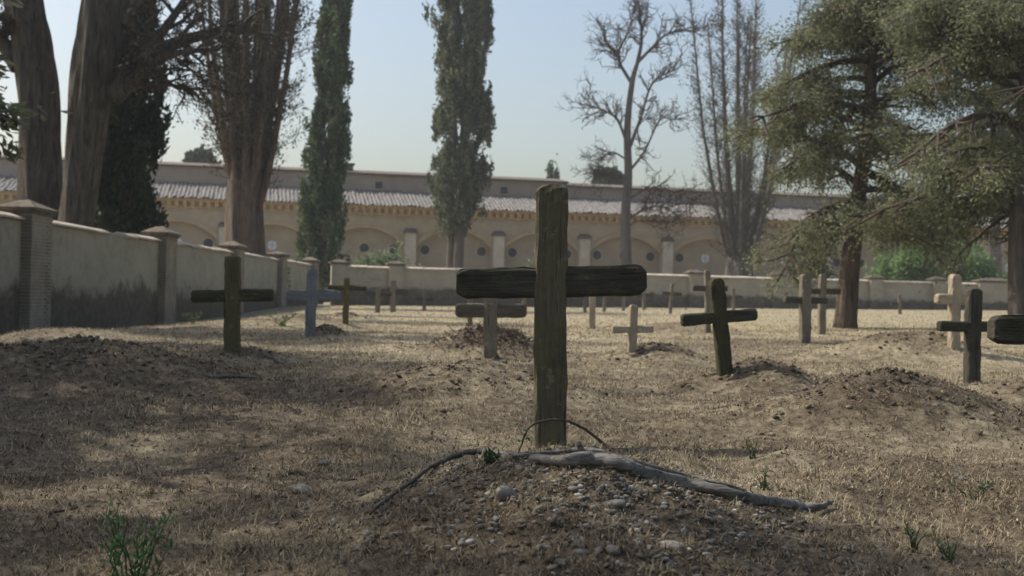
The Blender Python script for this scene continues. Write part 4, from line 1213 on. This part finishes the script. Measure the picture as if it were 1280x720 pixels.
big = [(767, 634, 0.045, 'largest pale stone on the near mound below the branch'), (838, 688, 0.042, 'broad pale stone at the bottom edge of the stony mound'), (378, 617, 0.055, 'grey-brown stone in the grass left of the branch'),
       (632, 622, 0.04, 'dark flat stone on the left flank of the stony mound'), (1060, 548, 0.022, 'small white stone in the dry grass at right'), (405, 580, 0.035, 'pale flat stone in the grass left of the branch tip')]
for i, (x, y, r, lab) in enumerate(big):
    p = hit(x, y); o = bpy.data.objects.new('stone', SM[i % 6]); o.location = (p.x, p.y, p.z + r * 0.15); o.scale = (r, r, r); o.rotation_euler = (0.1, -0.1, i * 1.3); link(o); tag(o, lab, 'stone')
random.seed(21)
for i in range(40):
    for _ in range(30):
        x, y = random.gauss(740, 130), random.uniform(585, 716)
        if 560 < x < 1000: break
    p = hit(x, y); r = random.uniform(0.012, 0.027)
    o = bpy.data.objects.new('stone', SM[i % 6]); o.location = (p.x, p.y, p.z + r * 0.02); o.scale = (r, r * random.uniform(0.8, 1.1), r); o.rotation_euler = (random.uniform(-.3, .3), random.uniform(-.3, .3), random.uniform(0, 6)); link(o)
    tag(o, 'fist-sized or smaller rounded stone among the gravel of the near mound', 'stone', 'loose stones on the near mound')
def pebbles():
    VV = []; FF = []; RR = []; b = 0
    protos = [stone_mesh(40 + s, 1) for s in range(8)]
    def put(x, y, r):
        nonlocal b
        v, f = protos[random.randrange(8)]
        a = random.uniform(0, 6.28); c, s = math.cos(a), math.sin(a); t = random.uniform(-0.35, 0.35)
        q = v * r
        q = np.stack([q[:, 0] * c - q[:, 1] * s, q[:, 0] * s + q[:, 1] * c, q[:, 2] + t * q[:, 0]], 1)
        VV.append(q + np.array([x, y, hz(x, y) + r * 0.15])); FF.append(f + b); RR.append(np.full(len(v), random.random() ** 1.3)); b += len(v)
    for k in range(5600):
        x = 0.28 + rng.normal() * 0.42; y = 3.95 + rng.normal() * 0.55
        if y < 2.7 or y > 5.6: continue
        put(x, y, 0.004 + 0.015 * random.random() ** 2.1)
    for k in range(1500):
        d = 3 + 9 * random.random() ** 1.6; x = random.uniform(-0.55, 0.55) * d
        put(x, d, 0.004 + 0.009 * random.random() ** 2)
    o = mesh_np('gravel', np.concatenate(VV), np.concatenate(FF), M['gravel'], attrs={'rnd': np.concatenate(RR)}, smooth=True)
    tag(o, 'small gravel and pebbles strewn over the near mound', 'gravel', kind='stuff')
pebbles()
def clods():
    VV = []; FF = []; RR = []; b = 0
    protos = [stone_mesh(80 + s_, 1) for s_ in range(8)]
    for (mx, my, rx, ry, h, bare) in MOUNDS[1:12]:
        n_ = int(620 * bare * rx * ry / 0.5) if my < 12 else int(260 * bare)
        for k in range(n_):
            x = mx + rng.normal() * rx * 0.62; y = my + rng.normal() * ry * 0.62 - 0.1 * ry
            r = (0.007 + 0.024 * random.random() ** 2.4) * (0.7 + 0.035 * my)
            v, f = protos[random.randrange(8)]; a = random.uniform(0, 6.28); c_, s_ = math.cos(a), math.sin(a); t = random.uniform(-0.5, 0.5)
            q = v * r * np.array([1, 1, 1.25])
            q = np.stack([q[:, 0] * c_ - q[:, 1] * s_, q[:, 0] * s_ + q[:, 1] * c_, q[:, 2] + t * q[:, 0]], 1)
            VV.append(q + np.array([x, y, hz(x, y) + r * 0.1])); FF.append(f + b); RR.append(np.full(len(v), random.random())); b += len(v)
    o = mesh_np('earth_clods', np.concatenate(VV), np.concatenate(FF), M['clod'], attrs={'rnd': np.concatenate(RR)})
    tag(o, 'rough brown clods of earth lying over the grave mounds', 'earth', kind='stuff')
clods()

# ------------------------------------------------------------------ dry grass and litter
def blades(name, label, n, dmin, dmax, pw_, Lfn, wfn, m, lean, bare_keep, cat='grass', wide=0.62, clump=True, rndpow=1.0, thr=0.0):
    t = rng.random(n)
    # depth density ~ d^-pw_
    if abs(pw_ - 1) < 1e-6: d = dmin * (dmax / dmin) ** t
    else: d = (dmin ** (1 - pw_) + t * (dmax ** (1 - pw_) - dmin ** (1 - pw_))) ** (1 / (1 - pw_))
    x = rng.uniform(-wide, wide, n) * d
    keep = (x > LW + 0.3)
    # not through the back wall
    keep &= d < BO[1] + (x - BO[0]) * math.tan(BA) - 0.4
    b = bare_mask(x, d)
    keep &= rng.random(n) > b * (1 - bare_keep)
    cl = fbm(x * 1.4, d * 1.4, 3) + 0.6 * vnoise(x * 5, d * 5)
    if clump: keep &= (cl + rng.normal(size=n) * 0.3) > np.interp(d, [3, 10, 30], [0.25, 0.1, -0.3]) + thr
    x, d, cl, bm_ = x[keep], d[keep], cl[keep], b[keep]; n = len(x)
    z = height(x, d)
    L = Lfn(d) * rng.uniform(0.35, 1.25, n) * (1 + 0.35 * np.clip(cl, -1, 1.2)); w = wfn(d)
    a = rng.uniform(0, 2 * np.pi, n); bl = np.clip(rng.normal(lean, 0.35, n), 0.02, 1.52)
    dx, dy = np.cos(a), np.sin(a)
    sx, sy = -dy, dx
    P0 = np.stack([x, d, z - 0.005], 1); side = np.stack([sx, sy, np.zeros(n)], 1) * (w / 2)[:, None]
    def pt(f, e):
        return P0 + np.stack([dx * np.sin(e) * L * f, dy * np.sin(e) * L * f, np.maximum(np.cos(e) * L * f, 0.0) + 0.006], 1)
    m1 = pt(0.55, bl * 0.75); tip = pt(1.0, bl)
    V = np.stack([P0 - side, P0 + side, m1 - side * 0.7, m1 + side * 0.7, tip], 1).reshape(-1, 3)
    i = np.arange(n)[:, None] * 5
    F = np.concatenate([i + np.array([[0, 1, 3]]), i + np.array([[0, 3, 2]]), i + np.array([[2, 3, 4]])], 0)
    o = mesh_np(name, V, F, m, attrs={'rnd': np.repeat(np.clip(rng.random(n) ** rndpow * 0.72 + 0.34 * (fbm(x * 0.8 + 50, d * 0.8, 3) * 0.6 + 0.35) * (1 - 0.8 * bm_), 0, 1), 5)})
    tag(o, label, cat, kind='stuff')
    return o
wf = lambda d: 0.0014 + 0.00045 * d
blades('dry_grass', 'short dry straw grass all over the graveyard', 120000, 2.6, 30, 1.0, lambda d: 0.030 + 0.0010 * d, wf, M['straw'], 1.36, 0.03)
blades('dry_grass', 'far dry grass between the crosses and the back wall', 75000, 28, 90, 0.6, lambda d: 0.085 + 0.0 * d, lambda d: 0.010 + 0.0003 * d, M['straw'], 1.25, 0.5, clump=False)
blades('straw_litter', 'flat dead straw and needles lying on the soil', 190000, 2.6, 30, 1.2, lambda d: 0.055 + 0.0015 * d, lambda d: 0.0012 + 0.00045 * d, M['litter'], 1.50, 0.75, 'straw', clump=False, rndpow=1.25)
blades('dry_grass', 'taller dry grass stalks standing in tufts', 16000, 2.9, 30, 1.0, lambda d: 0.075 + 0.002 * d, lambda d: 0.0011 + 0.00028 * d, M['straw'], 0.7, 0.0, thr=0.55)
blades('dead_leaves', 'scattered dead leaves and bark flakes on the ground', 26000, 2.8, 22, 1.1, lambda d: 0.014 + 0.001 * d, lambda d: 0.008 + 0.0007 * d, M['litter'], 1.35, 0.9, 'leaves', clump=False, rndpow=1.6)
debris('small dry twigs scattered over the near ground', -0.8, 5.8, 1.9, 1.7, 1300, 0.075, 'dry_twigs', 0.0024, 0.05, 'twig')
debris('pale broken stalks scattered over the near ground', 0.4, 5.8, 2.0, 1.7, 700, 0.09, 'dry_stalks', 0.0022, 0.08, 'dead_wood')
# ------------------------------------------------------------------ green weeds
def weed(label, px, py, h, spread, n, size, m, d=None, seed=0, grp=None, dens=0.55):
    if d is None: p = hit(px, py)
    else:
        q = at(px, py, d); p = Vector((q.x, d, hz(q.x, d)))
    root = empty('green_weed', tuple(p), 0, label, 'weed', grp)
    st = MB(); A = []; D = []
    for k in range(n):
        a = random.uniform(0, 6.28); f = random.random() ** 0.6 * spread
        e = np.array([math.cos(a) * f, math.sin(a) * f, h * random.uniform(0.55, 1.0)])
        P = wiggle((0, 0, -0.02), e, 5, 0.035, (0, 0, 0.06)); st.tube(P, [0.0035, 0.003, 0.0026, 0.002, 0.0016, 0.001], 4, caps=False)
        for i in range(1, 6):
            for _ in range(4):
                dv = rng.normal(size=3); dv[2] = abs(dv[2]) * 0.6; dv /= np.linalg.norm(dv); A.append(P[i] + dv * size * 1.1); D.append(dv)
    st.build('stems', M['twig'] if m is M['dark_leaf'] else m, root)
    A = np.array(A); D = np.array(D); kk = rng.random(len(A)) < dens
    leaves('leaf_blades', A[kk], size, m, root, D[kk] + np.array([0, 0, 0.5]), 0.35, 0.26)['kind'] = 'stuff'
weed('blurred green weed with feathery leaves close to the camera at bottom left', 160, 745, 0.24, 0.14, 16, 0.014, M['weed_near'], d=3.05, dens=0.9)
weed('small dark leafy weed growing under the branch on the near mound', 612, 584, 0.055, 0.035, 9, 0.013, M['dark_leaf'], dens=1.0)
weed('pale green weed in dry grass above the thick end of the branch', 940, 572, 0.10, 0.04, 5, 0.010, M['green_blade'])
weed('low green weed just above the tip of the branch', 955, 612, 0.07, 0.04, 5, 0.010, M['green_blade'])
weed('green weed at the bottom right of the picture, left of two', 1145, 690, 0.10, 0.04, 6, 0.011, M['green_blade'])
weed('green weed at the bottom right of the picture, right of two', 1185, 702, 0.08, 0.05, 6, 0.011, M['green_blade'])
weed('sparse grey-green weed in dry grass near the right edge', 1215, 625, 0.09, 0.09, 7, 0.010, M['green_blade'])
weed('green tuft at the foot of the left wall beside the olive cross', 240, 405, 0.25, 0.28, 14, 0.035, M['green_blade'])
weed('green tuft in the sunny grass between the olive and blue-grey crosses', 352, 408, 0.25, 0.28, 14, 0.035, M['green_blade'])

# ------------------------------------------------------------------ haze
hb = MB(); hb.box(-160, 170, -30, 190, -8, 34)
hm = bpy.data.materials.new('haze_air'); hm.use_nodes = True
hn = hm.node_tree
for n_ in list(hn.nodes):
    if n_.type != 'OUTPUT_MATERIAL': hn.nodes.remove(n_)
pv = hn.nodes.new('ShaderNodeVolumePrincipled')
pv.inputs['Color'].default_value = (0.9, 0.92, 0.95, 1)
pv.inputs['Density'].default_value = 0.0006
pv.inputs['Anisotropy'].default_value = 0.2
hn.links.new(pv.outputs[0], [x for x in hn.nodes if x.type == 'OUTPUT_MATERIAL'][0].inputs['Volume'])
ho = hb.build('haze', hm); tag(ho, 'thin pale summer haze filling the air', 'haze', kind='stuff')
